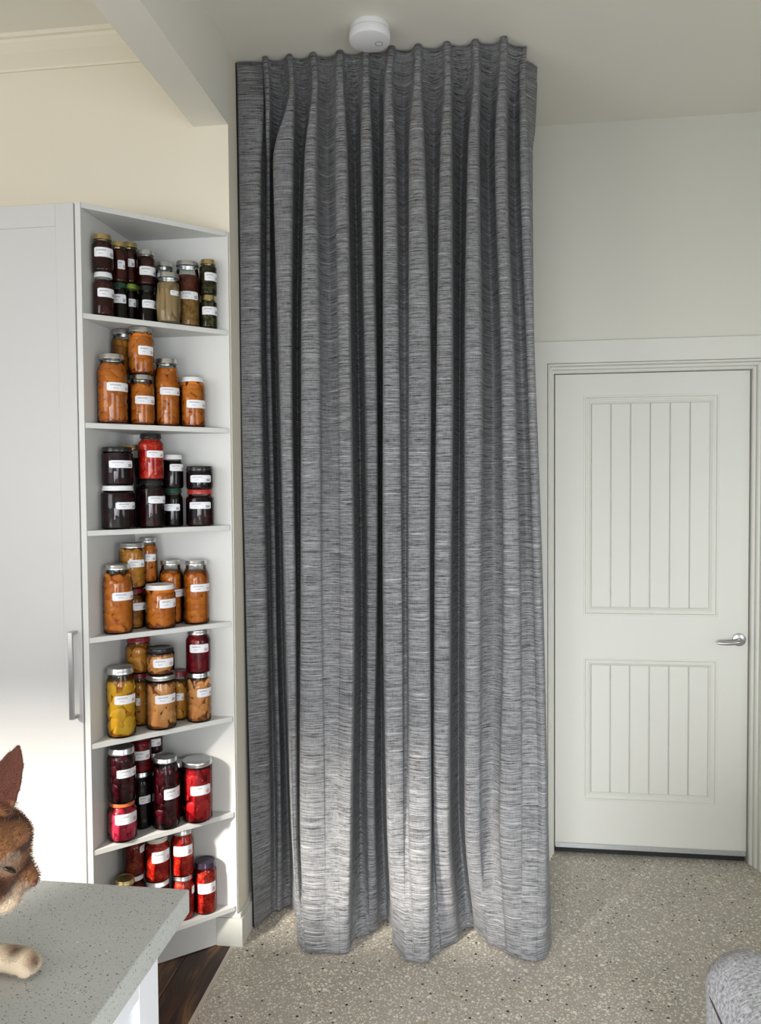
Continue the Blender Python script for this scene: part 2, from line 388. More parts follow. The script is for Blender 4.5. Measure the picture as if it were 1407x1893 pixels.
# ------------------------------------------------------------------ smoke alarm on the ceiling
sx, sy = -.357, 2.538
sa = tag(empty('smoke_alarm', (sx, sy, CZ)), 'round white smoke alarm on the ceiling just in front of the curtain top', 'smoke alarm')
R = .066
bm = bmesh.new(); lathe(bm, [(R*.93, 0), (R*.96, -.004), (R*.96, -.016), (R*.90, -.0175), (R*.90, -.0195)], 48); bmesh.ops.recalc_face_normals(bm, faces=bm.faces)
from_bm('base_ring', bm, M['plastic'], sa, True, 35)
bm = bmesh.new(); lathe(bm, [(R*.90, -.0195), (R*.985, -.0205), (R, -.023), (R, -.040), (R*.975, -.0455), (R*.92, -.0475), (0, -.0480)], 48); bmesh.ops.recalc_face_normals(bm, faces=bm.faces)
bd = from_bm('cover', bm, M['plastic'], sa, True, 35)
bq = Vector((.028, .012, -.0482))
bm = bmesh.new(); lathe(bm, [(.0105, 0), (.0105, -.0006), (.0120, -.0006), (.0120, 0)], 28, bq.x, bq.y, bq.z); bmesh.ops.recalc_face_normals(bm, faces=bm.faces)
o = from_bm('button_ring', bm, M['grey_line'], bd); 
bm = bmesh.new(); lathe(bm, [(0, -.0005), (.0100, -.0005), (.0103, 0)], 28, bq.x, bq.y, bq.z); bmesh.ops.recalc_face_normals(bm, faces=bm.faces)
from_bm('test_button', bm, M['plastic'], bd)

# ------------------------------------------------------------------ tall cabinet and corner shelf unit
XS, YS, XE, YE = -1.1944, 2.240, -.8524, 2.575        # open corner: front-left post, right end on the wall
ZS = [2.4444, 2.1149, 1.7857, 1.4579, 1.1297, .8017, .4700, .1414]   # top faces of the shelf boards
PT = .0165
KT = ZS[0]
cab = tag(empty('tall_cabinet', (-1.75, YS, 0)), 'tall white pantry cabinet with one long bar handle beside the jar shelves', 'cabinet')
CI = Matrix.Translation(-cab.location)
def cp(o): o.parent = cab; o.matrix_parent_inverse = CI; return o
cp(box('body', -2.30, -1.2135, YS+.022, YE+.005, .10, KT, M['laminate']))
cp(box('kickboard', -2.30, -1.2135, YS+.075, YS+.09, .004, .10, M['laminate']))
def shaker(x0, x1):
    d = cp(empty('door')); y0, y1 = YS-.000, YS+.020
    bm = bmesh.new(); st = .058; z0, z1 = .105, KT-.001
    add_box(bm, x0, x0+st, y0, y1, z0, z1, .0012, 1); add_box(bm, x1-st, x1, y0, y1, z0, z1, .0012, 1)
    add_box(bm, x0+st, x1-st, y0, y1, z1-st-.01, z1, .0012, 1); add_box(bm, x0+st, x1-st, y0, y1, z0, z0+st, .0012, 1)
    from_bm('door_frame', bm, M['cab_door'], d)
    box('door_panel', x0+st-.002, x1-st+.002, y0+.0035, y1-.002, z0+st-.002, z1-st-.008, M['cab_door'], d)
    return d
d1 = shaker(-1.765, -1.2165); d2 = shaker(-2.298, -1.768)
# bar handle: flat bar on two short returns
hx0, hx1 = -1.2440, -1.2300
bm = bmesh.new()
add_box(bm, hx0, hx1, YS-.034, YS-.026, .887, 1.153, .0008, 1)
add_box(bm, hx0, hx1, YS-.027, YS, .887, .896, .0006, 1); add_box(bm, hx0, hx1, YS-.027, YS, 1.144, 1.153, .0006, 1)
from_bm('handle', bm, M['steel'], d1)

su = tag(empty('corner_shelf_unit', (-1.08, 2.46, 0)), 'white open corner shelf unit with slanted fronts holding rows of preserves', 'shelf unit')
SI = Matrix.Translation(-su.location)
def sp(o): o.parent = su; o.matrix_parent_inverse = SI; return o
sp(box('side_panel', XS-.018, XS, YS+.001, YE+.008, .005, KT, M['laminate'], None, .0006, 1))
sp(box('back_panel', XS, XE+.004, YE, YE+.0095, .112, KT, M['laminate']))
for z in ZS:
    bm = bmesh.new(); prism(bm, [(XS+.0005, YS+.004), (XE-.002, YE-.006), (XE-.002, YE-.0005), (XS+.0005, YE-.0005)], z-PT, z)
    bmesh.ops.bevel(bm, geom=[e for e in bm.edges if abs(e.verts[0].co.z-e.verts[1].co.z) < 1e-6], offset=.0007, segments=1, affect='EDGES')
    sp(from_bm('shelf', bm, M['laminate']))
bm = bmesh.new(); prism(bm, [(-1.194, 2.345), (-.9215, 2.567), (-.9215, 2.574), (-1.194, 2.362)], .003, ZS[7]-PT)
sp(from_bm('kickboard', bm, M['laminate']))

# ------------------------------------------------------------------ jars of preserves
def glass_mat():
    k = N('jar_glass'); fr = k.n('Fresnel', in_IOR=1.36); lw = k.math('MULTIPLY', fr.outputs[0], 1.0)
    t = k.n('BsdfTransparent', i0=(.93, .95, .93, 1)); g = k.n('BsdfGlossy', i0=(1, 1, 1, 1), in_Roughness=.04)
    v = k.mapped(); nz = k.noise(v, 45, 2).outputs[0]; k.put(g.inputs['Normal'], k.bump(nz, .12, .004))
    mx = k.n('MixShader', i0=lw, i1=t.outputs[0], i2=g.outputs[0]); k.put(k.out.inputs[0], mx.outputs[0]); return k.m
M['glass'] = glass_mat()
def content(name, c1, c2, c3, scale=55., sss=.0, rough=.35, stretch=(1, 1, 1)):
    k = N(name); oi = k.n('ObjectInfo').outputs['Random']
    v0 = k.mapped(scale=stretch); off = k.n('CombineXYZ', i0=k.math('MULTIPLY', oi, 9.0), i1=k.math('MULTIPLY', oi, 5.0), i2=k.math('MULTIPLY', oi, 3.0))
    v = k.n('VectorMath', operation='ADD', i0=v0, i1=off.outputs[0]).outputs[0]
    n = k.noise(v, scale*.6, 3).outputs[0]
    vo = k.n('TexVoronoi', in_Vector=v, in_Scale=scale, feature='DISTANCE_TO_EDGE')
    col = k.ramp(n, [(.32, c1), (.5, c2), (.68, c3)])
    col = k.mix(k.ramp(vo.outputs[0], [(.0, (1, 1, 1, 1)), (.10, (0, 0, 0, 1))]), col, c1)
    return k.finish(col, rough, k.bump(vo.outputs[0], .5, .004), sss=sss, spec=.12)
CM = {
 'jam': content('dark_chutney', rgb(30, 9, 6), rgb(62, 20, 14), rgb(84, 32, 22), 40),
 'plumdark': content('dark_plum_preserve', rgb(10, 2, 4), rgb(30, 5, 10), rgb(62, 10, 20), 30),
 'black': content('black_berry_jam', rgb(6, 2, 3), rgb(14, 4, 6), rgb(34, 8, 12), 30),
 'pear': content('pale_pear_core', rgb(120, 96, 66), rgb(150, 124, 88), rgb(168, 142, 104), 25),
 'relish': content('ochre_relish', rgb(120, 84, 36), rgb(150, 112, 58), rgb(170, 132, 74), 120),
 'redbrown': content('red_brown_sauce', rgb(70, 24, 14), rgb(100, 40, 22), rgb(120, 54, 30), 60),
 'green': content('pickled_greens', rgb(20, 20, 8), rgb(48, 46, 20), rgb(110, 104, 60), 110),
 'orange': content('apricot_syrup', rgb(104, 44, 8), rgb(150, 70, 16), rgb(180, 92, 26), 30),
 'yellow': content('golden_syrup', rgb(130, 70, 8), rgb(178, 108, 14), rgb(206, 136, 24), 30),
 'ochre': content('amber_syrup', rgb(110, 62, 12), rgb(156, 96, 24), rgb(180, 118, 36), 30),
 'peach': content('peach_syrup', rgb(92, 46, 20), rgb(134, 76, 38), rgb(160, 98, 54), 30),
 'tomato': content('red_tomato_preserve', rgb(140, 16, 12), rgb(206, 36, 24), rgb(232, 84, 56), 62),
 'tomatodark': content('dark_tomato_preserve', rgb(80, 14, 10), rgb(128, 34, 22), rgb(160, 56, 34), 62),
 'crimson': content('crimson_preserve', rgb(70, 4, 12), rgb(124, 10, 26), rgb(160, 22, 40), 30),
 'beet': content('beetroot_preserve', rgb(120, 8, 28), rgb(176, 22, 52), rgb(214, 52, 84), 34),
 'cherry': content('red_plum_preserve', rgb(90, 4, 10), rgb(158, 12, 24), rgb(196, 30, 38), 32),
}
def piece(name, c1, c2):
    k = N(name); oi = k.n('ObjectInfo').outputs['Random']; v = k.mapped(); n = k.noise(v, 40, 3).outputs[0]
    col = k.mix(k.math('ADD', k.math('MULTIPLY', n, .6), k.math('MULTIPLY', oi, .4)), c1, c2)
    return k.finish(col, .35, k.bump(n, .1, .002), sss=.12, spec=.15)
PM = {
 'orange': piece('apricot_half', rgb(158, 72, 12), rgb(232, 136, 44)),
 'yellow': piece('golden_fruit_slice', rgb(222, 140, 12), rgb(255, 206, 56)),
 'ochre': piece('amber_fruit_slice', rgb(176, 106, 24), rgb(212, 148, 56)),
 'peach': piece('peach_slice', rgb(206, 118, 56), rgb(246, 184, 116)),
 'pear': piece('pear_quarter', rgb(156, 128, 90), rgb(186, 160, 120)),
 'crimson': piece('crimson_fruit_piece', rgb(110, 8, 24), rgb(170, 26, 46)),
 'beet': piece('beetroot_chunk', rgb(196, 28, 60), rgb(236, 78, 108)),
 'cherry': piece('red_plum_piece', rgb(160, 10, 22), rgb(214, 40, 46)),
 'tomato': piece('tomato_piece', rgb(214, 40, 26), rgb(244, 100, 70)),
 'plumdark': piece('dark_plum_piece', rgb(40, 4, 11), rgb(88, 12, 27)),
}
LIDM = {
 'silver': simple('silver_lid', (.66, .66, .65, 1), .30, 1.0), 'gold': simple('gold_lid', (.60, .47, .22, 1), .32, 1.0),
 'white': simple('white_lid', (.82, .82, .82, 1), .35), 'cream': simple('cream_lid', (.78, .72, .62, 1), .4),
 'black': simple('black_lid', (.012, .012, .013, 1), .25), 'red': simple('dark_red_lid', (.20, .012, .018, 1), .3),
 'scarlet': simple('scarlet_lid', (.42, .03, .02, 1), .3), 'orange': simple('orange_lid', (.75, .16, .04, 1), .35),
 'lime': simple('lime_lid', (.28, .42, .05, 1), .35), 'green': simple('dark_green_lid', (.012, .05, .03, 1), .3),
 'purple': simple('purple_black_lid', (.045, .03, .055, 1), .18, .4),
}
def label_mat(name, motif):
    k = N(name); uv = k.n('TexCoord').outputs['UV']; sep = k.n('SeparateXYZ', i0=uv); u, v = sep.outputs[0], sep.outputs[1]
    oi = k.n('ObjectInfo').outputs['Random']
    off = k.n('CombineXYZ', i0=k.math('MULTIPLY', oi, 31.0), i1=k.math('MULTIPLY', oi, 17.0), i2=0.0)
    p = k.n('VectorMath', operation='ADD', i0=k.n('VectorMath', operation='MULTIPLY', i0=uv, i1=(46, 20, 1)).outputs[0], i1=off.outputs[0]).outputs[0]
    n = k.noise(p, 1.0, 1.5).outputs[0]
    def band(x, a, b): return k.math('MULTIPLY', k.math('GREATER_THAN', x, a), k.math('LESS_THAN', x, b))
    ink = k.math('GREATER_THAN', n, .50)
    l1 = k.math('MULTIPLY', k.math('MULTIPLY', band(u, .12, .55), band(v, .62, .80)), ink)
    l2 = k.math('MULTIPLY', k.math('MULTIPLY', band(u, .22, .42), band(v, .30, .40)), ink)
    bl = k.math('MULTIPLY', k.math('MULTIPLY', band(u, .74, .95), band(v, .14, .52)), k.math('GREATER_THAN', n, .47))
    col = k.mix(k.math('MULTIPLY', k.math('MAXIMUM', l1, l2), .8), (.80, .80, .82, 1), (.10, .10, .16, 1))
    col = k.mix(k.math('MULTIPLY', bl, .85), col, motif)
    return k.finish(col, .5)
LM = {'r': label_mat('jar_label_red_motif', rgb(176, 60, 56)), 'k': label_mat('jar_label_black_motif', rgb(30, 30, 34))}
# one low-poly fruit slice, bent like a crescent
bm = bmesh.new(); bmesh.ops.create_uvsphere(bm, u_segments=8, v_segments=5, radius=1)
for v in bm.verts: v.co = Vector((v.co.z, v.co.y*.85-.30*v.co.z**2+.10, v.co.x*.95-.62*v.co.z**2+.20))
SLICE = bpy.data.meshes.new('fruit_slice'); bm.to_mesh(SLICE); bm.free()
SLICE.polygons.foreach_set('use_smooth', [True]*len(SLICE.polygons))
SL = {}
for kk, m_ in PM.items():
    SL[kk] = SLICE.copy(); SL[kk].materials.append(m_)
FRONT = YS+.004 - XS                    # the shelf front runs along Y = X + FRONT
def jar_place(px, zb, d):               # plan position of a jar whose axis is d behind the shelf front
    Y = 2.45
    for _ in range(30):
        X = xfor(px, Y, zb+.05); Y = X+FRONT+d*1.41421
    return X, Y
def mpp(X, Y, z): return (Vector((X, Y, z))-O).dot(FW)/F
JARS = []
# settled plan position and radius of every jar, so that none cut into each other
ADJ = [(-1.1625, 2.3136, 0.0314), (-1.1625, 2.3136, 0.0314), (-1.1468, 2.3890, 0.0284), (-1.1468, 2.3890, 0.0284), (-1.1373, 2.4462, 0.0273), (-1.1373, 2.4462, 0.0290), (-1.0785, 2.4384, 0.0296), (-1.0785, 2.4384, 0.0297), (-1.0521, 2.5212, 0.0307), (-1.0090, 2.4499, 0.0403), (-0.9701, 2.5186, 0.0382), (-0.9089, 2.5460, 0.0282), (-0.9089, 2.5460, 0.0283), (-1.1477, 2.3309, 0.0462), (-1.1581, 2.4301, 0.0357), (-1.1581, 2.4301, 0.0358), (-1.0851, 2.4043, 0.0407), (-1.0851, 2.4043, 0.0412), (-1.0290, 2.4705, 0.0414), (-0.9592, 2.5185, 0.0410), (-1.1426, 2.3438, 0.0513), (-1.1426, 2.3438, 0.0476), (-1.1458, 2.4568, 0.0412), (-1.0674, 2.4268, 0.0422), (-1.0674, 2.4268, 0.0410), (-1.0246, 2.4984, 0.0324), (-1.0246, 2.4984, 0.0351), (-0.9419, 2.5278, 0.0463), (-0.9419, 2.5278, 0.0444), (-1.1471, 2.3406, 0.0458), (-1.1398, 2.4320, 0.0390), (-1.1398, 2.4320, 0.0415), (-1.1184, 2.5028, 0.0307), (-1.1184, 2.5028, 0.0320), (-1.0491, 2.4385, 0.0492), (-1.0482, 2.5283, 0.0400), (-0.9611, 2.5314, 0.0426), (-1.1434, 2.3418, 0.0448), (-1.1362, 2.4609, 0.0373), (-1.1362, 2.4609, 0.0433), (-1.0511, 2.4362, 0.0490), (-1.0511, 2.4362, 0.0449), (-1.0309, 2.5369, 0.0372), (-0.9539, 2.5220, 0.0406), (-0.9539, 2.5220, 0.0407), (-1.1456, 2.3408, 0.0449), (-1.1456, 2.3408, 0.0432), (-1.1233, 2.4319, 0.0353), (-1.1233, 2.4319, 0.0355), (-1.1039, 2.4942, 0.0292), (-1.1039, 2.4942, 0.0292), (-1.0438, 2.4442, 0.0445), (-1.0385, 2.5381, 0.0336), (-0.9598, 2.5088, 0.0499), (-1.1417, 2.4110, 0.0324), (-1.1417, 2.4110, 0.0325), (-1.0792, 2.4483, 0.0396), (-1.0792, 2.4483, 0.0399), (-1.0090, 2.4915, 0.0378), (-1.0090, 2.4915, 0.0378), (-0.9468, 2.5361, 0.0381), (-1.1427, 2.3431, 0.0348)]
def jar(px, top, bot, w, zb, d, lid, fill, label=None, txt='', neck=.84, sh=.74, lh=.016, level=.86, motif='r', on=None, pieces=None, band=None, small=False, grp='', clear=False):
    """px: axis, top/bot: photo heights of lid top and base, w: width; zb: height of the surface it stands on"""
    if on is not None: X, Y = on['X'], on['Y']; zb = on['top']; X = xfor(px, Y, zb+.05) if abs(xfor(px, Y, zb+.05)-X) < .012 else X
    else: X, Y = jar_place(px, zb, d)
    s = mpp(X, Y, zb); R = w/2*s
    X, Y, R = ADJ[len(JARS)]
    s = mpp(X, Y, zb)
    # height from the lid's top in the photograph
    Hh = 0
    for _ in range(20):
        Hh += (proj((X, Y-R*.3, zb+Hh))[1]-top)*s*.9
    above = [q-PT for q in ZS if q-PT > zb+.02]
    if above: Hh = min(Hh, min(above)-zb-.0022)      # stays clear of the shelf above
    root = empty('preserve_jar', (X, Y, zb+.0004)); tag(root, txt, 'jar', grp)
    rl = R*neck; Hb = Hh-lh*.35; zs = Hb*sh; f = .006
    body = [(0, .0025), (R*.55, .0012), (R*.86, .0), (R*.955, .0016), (R, .008), (R, zs), (R*.985, zs+(Hb-zs)*.12)]
    zn = Hb-lh*.75
    body += [(R*(.985*.65+neck*.95*.35), zs+(zn-zs)*.45), (R*neck*.96, zs+(zn-zs)*.78), (R*neck*.93, zn), (R*neck*.93, Hb-.002)]
    bm = bmesh.new(); lathe(bm, body, 28); bmesh.ops.recalc_face_normals(bm, faces=bm.faces)
    from_bm('glass', bm, M['glass'], root, True, 60)
    def rad(z):
        for (r0, z0), (r1, z1) in zip(body[4:], body[5:]):
            if z0 <= z <= z1: return r0+(r1-r0)*(z-z0)/max(1e-6, z1-z0)
        return R
    g = .0014
    zf = level*Hb
    zz = [.009, .03*Hb+.01] + [zs*.5, zs] + [zs+(zf-zs)*t for t in (.3, .6, 1.0)] if zf > zs else [.009, zf*.5, zf]
    zz = sorted(zz)
    if pieces: g = R*.14
    def core(name, za, zb_, mat, parent):
        zq = [q for q in zz if za < q < zb_]; zq = [za]+zq+[zb_]
        pr = [(0, za)]+[(max(.003, rad(q)-g), q) for q in zq]
        if za < .01: pr = [(0, .004), (R*.86-g, .004)]+pr[1:]
        pr += [(0, zb_)]
        b = bmesh.new(); lathe(b, pr, 24); bmesh.ops.recalc_face_normals(b, faces=b.faces)
        return from_bm(name, b, mat, parent, True, 50)
    if band:
        core('contents', .0055, zf*band[1], CM[fill], root); core('sauce', zf*band[1], zf, CM[band[0]], root)
        cnt = None
    else: cnt = core('contents', .0055, zf, CM[fill], root)
    if pieces and pieces[1] == 'tall':
        toc = math.atan2(-Y, -X)
        for i in range(9):
            a = toc+(i-4)*.62+random.uniform(-.08, .08); hl = (zf-.006)*.5*random.uniform(.86, .98)
            o = bpy.data.objects.new('fruit_slice', SL[pieces[0]]); C.objects.link(o); o.parent = cnt
            rc = R-.0022-R*.18*.77
            o.location = (rc*math.cos(a), rc*math.sin(a), .006+hl+(zf-.006-2*hl)*random.random()); o.scale = (hl, R*.18, R*.33)
            o.rotation_euler = (Matrix.Rotation(a-math.pi/2, 3, 'Z') @ Matrix.Rotation(math.pi/2*random.choice((-1, 1))+random.uniform(-.14, .14), 3, 'Y')).to_euler()
    elif pieces:
        pc, psz = pieces; rz = psz*.013; z = .0055+rz*.9; row = 0
        toc = math.atan2(-Y, -X)
        while z < zf-rz*.5:
            rr = rad(z); n_ = max(5, int(2*math.pi*rr*.86/(psz*.030)))
            for i in range(n_):
                a = toc+(i+.5*(row % 2)+random.uniform(-.2, .2))*2*math.pi/n_
                da = (a-toc+math.pi) % (2*math.pi)-math.pi
                if abs(da) > 2.0: continue
                o = bpy.data.objects.new('fruit_slice', SL[pc]); C.objects.link(o); o.parent = cnt
                sxl, syl, szl = psz*.024*random.uniform(.8, 1.2), R*.18, rz*random.uniform(1.0, 1.4)
                rc = rr-.0030-syl*.77
                sxl = min(sxl, rr*.60); tl = random.choice((-1, 1))*random.uniform(.05, 1.1)
                ext = sxl*abs(math.sin(tl))+szl*math.cos(tl)*.85
                o.location = (rc*math.cos(a), rc*math.sin(a), max(.004+ext, min(z+random.uniform(-.15, .15)*rz, zf-szl*.6)))
                o.scale = (sxl, syl, szl)
                o.rotation_euler = (Matrix.Rotation(a-math.pi/2, 3, 'Z') @ Matrix.Rotation(tl, 3, 'Y')).to_euler()
            z += rz*1.5; row += 1
    # lid
    pl = [(rl*.99, Hh-lh), (rl*1.035, Hh-lh+.0012), (rl*1.035, Hh-lh*.62), (rl, Hh-lh*.52), (rl, Hh-.0025), (rl*.975, Hh-.0006), (rl*.90, Hh), (rl*.86, Hh-.0012), (0, Hh-.0012)]
    bm = bmesh.new(); lathe(bm, pl, 32); bmesh.ops.recalc_face_normals(bm, faces=bm.faces)
    from_bm('lid', bm, LIDM[lid], root, True, 40)
    # paper label: photo box (x0,x1,y0,y1)
    if label:
        x0, x1, y0, y1 = label
        cxp = proj((X, Y, zb+Hh*.5))[0]
        toc = math.atan2(-Y, -X); hw = R/s
        f0 = max(-.97, min(.97, (x0-cxp)/hw)); f1 = max(-.9, min(.985, (x1-cxp)/hw))
        a0, a1 = toc+math.asin(f0), toc+math.asin(f1)
        if a1-a0 < .5: a1 = a0+.5
        ytop, ybot = proj((X, Y-R, zb+Hh))[1], proj((X, Y-R, zb))[1]
        zt_ = Hh*(ybot-y0)/(ybot-ytop); zb_ = Hh*(ybot-y1)/(ybot-ytop)
        zt_ = min(zt_, zs+(Hb-zs)*.25); zb_ = max(zb_, .008)
        zt_ = max(zt_, zb_+.008)
        bm = bmesh.new(); uvl = bm.loops.layers.uv.new('UVMap'); nn = 12; cr_ = .0025
        vb, vt = [], []
        for i in range(nn+1):
            t = i/nn; a = a0+(a1-a0)*t; e = cr_ if i in (0, nn) else 0
            rr = R+.0006
            vb.append((bm.verts.new((rr*math.cos(a), rr*math.sin(a), zb_+e)), t)); vt.append((bm.verts.new((rr*math.cos(a), rr*math.sin(a), zt_-e)), t))
        for i in range(nn):
            fc = bm.faces.new((vb[i][0], vb[i+1][0], vt[i+1][0], vt[i][0]))
            for lp, (tu, tv) in zip(fc.loops, ((vb[i][1], 0), (vb[i+1][1], 0), (vt[i+1][1], 1), (vt[i][1], 1))): lp[uvl].uv = (tu, tv)
        from_bm('label', bm, LM[motif], root, True)
    rec = dict(X=X, Y=Y, top=zb+Hh+.0004, R=R, H=Hh); JARS.append((rec, px, top, bot, w)); return rec

def crop(ox, oy, s):
    def f(x0, x1, y0, y1): return (ox+x0*s, ox+x1*s, oy+y0*s, oy+y1*s)
    return f
K = .2274
G = ['jars on the top jar shelf', 'jars on the second jar shelf', 'jars on the third jar shelf', 'jars on the fourth jar shelf', 'jars on the fifth jar shelf', 'jars on the sixth jar shelf', 'jars on the lowest jar shelf']
# --- top shelf: dark chutneys, pears, relish
c = crop(130, 360, K); z = ZS[1]; g = G[0]
a = jar(190.3, 504.4, 581.7, 37.5, z, .034, 'white', 'jam', c(225, 350, 757, 830), 'lower dark brown jar with white lid at the left end of the top shelf', motif='k', grp=g)
jar(188, 434, 504, 37.5, z, .034, 'gold', 'jam', c(200, 343, 425, 503), 'upper dark brown jar with gold lid at the left end of the top shelf', motif='k', on=a, grp=g)
a = jar(221, 524, 585, 33, z, .070, 'green', 'black', c(348, 450, 808, 880), 'lower dark jar with a dark green lid, second stack from the left on top shelf', motif='k', grp=g)
jar(218, 448, 524, 33, z, .07, 'gold', 'jam', c(385, 440, 530, 603), 'upper gold-lidded dark jar half hidden behind the leftmost top shelf stack', motif='k', on=a, grp=g)
a = jar(241, 526, 587, 31, z, .100, 'lime', 'black', c(455, 532, 845, 910), 'lower dark jar with a lime green lid on the top shelf', motif='k', grp=g)
jar(238, 449, 526, 33, z, .09, 'gold', 'jam', c(433, 520, 520, 585), 'upper gold-lidded dark jar standing on the lime-lidded jar', motif='k', on=a, grp=g)
a = jar(272, 529, 591, 34, z, .050, 'black', 'black', c(587, 692, 853, 920), 'lower black-lidded dark jar left of the pear jar', motif='k', grp=g)
jar(270, 463, 529, 34, z, .05, 'silver', 'jam', c(565, 692, 580, 652), 'upper silver-lidded dark jar left of the pear jar', motif='k', on=a, grp=g)
jar(304, 486, 590, 34, z, .096, 'silver', 'black', None, 'dark silver-lidded jar hidden behind the jar of pale pears', neck=.92, grp=g)
jar(311, 505.5, 595, 46.6, z, .036, 'silver', 'pear', c(813, 876, 773, 814), 'wide jar of pale pears with small square label on the top shelf', neck=.86, sh=.80, level=.83, pieces=('pear', 'tall'), motif='k', grp=g)
jar(347, 484, 603, 43, z, .030, 'silver', 'relish', c(903, 1033, 783, 848), 'tall silver-lidded jar of ochre relish under red-brown sauce on the top shelf', neck=.93, sh=.80, level=.80, band=('redbrown', .60), motif='k', grp=g)
a = jar(388, 546.5, 608, 31.5, z, .018, 'gold', 'green', c(1075, 1203, 908, 975), 'lower dark green pickle jar at the right end of the top shelf', sh=.80, motif='k', grp=g)
jar(386, 480.5, 546, 32, z, .018, 'gold', 'green', c(1093, 1198, 630, 698), 'upper dark green pickle jar at the right end of the top shelf', sh=.80, motif='k', on=a, grp=g)
# --- second shelf: apricots
c = crop(130, 590, K); z = ZS[2]; g = G[1]; ap = ('orange', 1.0)
jar(207, 655.5, 780, 54.6, z, .042, 'silver', 'orange', c(300, 462, 512, 582), 'tall jar of orange fruit, leftmost on the second shelf', neck=.82, pieces=ap, grp=g)
a = jar(228, 690, 775, 42, z, .105, 'silver', 'orange', None, 'orange fruit jar at the back under another, mostly hidden, second shelf', grp=g, level=.84)
jar(226, 609, 690, 42, z, .1, 'silver', 'ochre', None, 'upper orange fruit jar tucked at the back left of the second shelf', on=a, grp=g, level=.8)
a = jar(261, 693.5, 783, 46.6, z, .050, 'silver', 'orange', c(530, 678, 622, 690), 'lower orange fruit jar of the front stack on the second shelf', pieces=ap, grp=g)
jar(257, 602.5, 693, 47.8, z, .05, 'silver', 'orange', c(553, 668, 215, 290), 'upper orange fruit jar of the front stack, touching the shelf above', neck=.86, pieces=ap, on=a, grp=g)
jar(308, 664, 784.5, 46.6, z, .044, 'silver', 'orange', c(732, 885, 553, 615), 'tall orange fruit jar third from left at the front of the second shelf', neck=.82, pieces=ap, grp=g)
jar(356, 698, 789, 45.5, z, .028, 'white', 'orange', c(948, 1092, 656, 722), 'short orange fruit jar with pale lid, rightmost on the second shelf', neck=.84, sh=.84, pieces=ap, level=.9, grp=g)
# --- third shelf: dark berry jams
c = crop(130, 780, K); z = ZS[3]; g = G[2]
a = jar(217.5, 898, 978, 60, z, .040, 'white', 'plumdark', c(370, 517, 655, 713), 'lower wide black jam jar with white lid, left on the third shelf', neck=.90, sh=.84, motif='k', grp=g)
jar(216, 826.6, 898, 55.7, z, .04, 'black', 'plumdark', c(320, 496, 313, 375), 'upper wide black jam jar with black lid, left on the third shelf', neck=.94, sh=.86, motif='k', on=a, grp=g)
jar(246, 823, 972, 50, z, .100, 'gold', 'black', None, 'tall black jar hidden behind the red jar on the third shelf', neck=.9, grp=g)
a = jar(280, 888, 977, 48, z, .050, 'black', 'plumdark', c(635, 776, 605, 664), 'lower black jam jar carrying the bright red jar on the third shelf', neck=.86, sh=.84, motif='k', grp=g)
jar(278, 801.6, 888, 46.6, z, .05, 'black', 'tomato', c(624, 750, 233, 290), 'bright red jar with black lid, top of its stack on the third shelf', neck=.80, sh=.78, level=.9, on=a, grp=g)
a = jar(320, 903, 973, 36, z, .060, 'green', 'black', c(775, 888, 668, 724), 'lower black jam jar with a dark green lid on the third shelf', neck=.86, motif='k', grp=g)
jar(321, 841, 903, 39, z, .06, 'white', 'black', c(810, 926, 343, 400), 'upper black jam jar with white lid, third shelf', neck=.88, sh=.72, motif='k', on=a, grp=g)
a = jar(370, 905, 973, 51, z, .024, 'scarlet', 'plumdark', c(975, 1138, 652, 708), 'lower black jam jar with red lid, right on the third shelf', neck=.88, sh=.78, motif='k', grp=g)
jar(369, 862, 905, 49, z, .024, 'black', 'plumdark', c(980, 1138, 433, 493), 'squat black-lidded jam jar on top of the red-lidded jar, third shelf', neck=.96, sh=.80, motif='k', on=a, grp=g)
# --- fourth shelf: apricots
c = crop(130, 970, K); z = ZS[4]; g = G[3]
jar(218, 1044, 1171, 53.5, z, .036, 'silver', 'orange', c(345, 503, 555, 622), 'tall orange fruit jar with silver lid, leftmost on the fourth shelf', neck=.80, pieces=ap, grp=g)
a = jar(250, 1088, 1160, 44, z, .088, 'red', 'ochre', c(510, 600, 642, 702), 'lower red-lidded amber jar behind the fourth shelf front row', grp=g, motif='k')
jar(241, 1004, 1088, 49, z, .088, 'silver', 'ochre', c(470, 595, 290, 350), 'upper amber fruit jar with silver lid, back left of the fourth shelf', neck=.90, sh=.82, pieces=('ochre', 1.0), on=a, motif='k', grp=g)
a = jar(274, 1078, 1150, 34, z, .112, 'white', 'orange', None, 'white-lidded orange jar at the back, under another, fourth shelf', grp=g)
jar(273, 994, 1078, 36, z, .11, 'silver', 'orange', c(593, 690, 242, 300), 'upper orange fruit jar in the back corner of the fourth shelf', on=a, motif='k', grp=g, pieces=ap)
jar(296, 1081, 1162, 55.7, z, .040, 'white', 'orange', c(727, 850, 612, 684), 'short wide orange fruit jar with white lid, front of the fourth shelf', neck=.90, sh=.80, pieces=ap, level=.9, grp=g)
jar(316.5, 1036, 1151, 44, z, .084, 'silver', 'orange', c(835, 915, 532, 592), 'tall orange fruit jar behind the short white-lidded one, fourth shelf', neck=.82, pieces=ap, grp=g)
jar(363, 1036, 1152, 46.6, z, .040, 'silver', 'orange', c(980, 1127, 487, 548), 'tall orange fruit jar, rightmost on the fourth shelf', neck=.84, pieces=ap, grp=g)
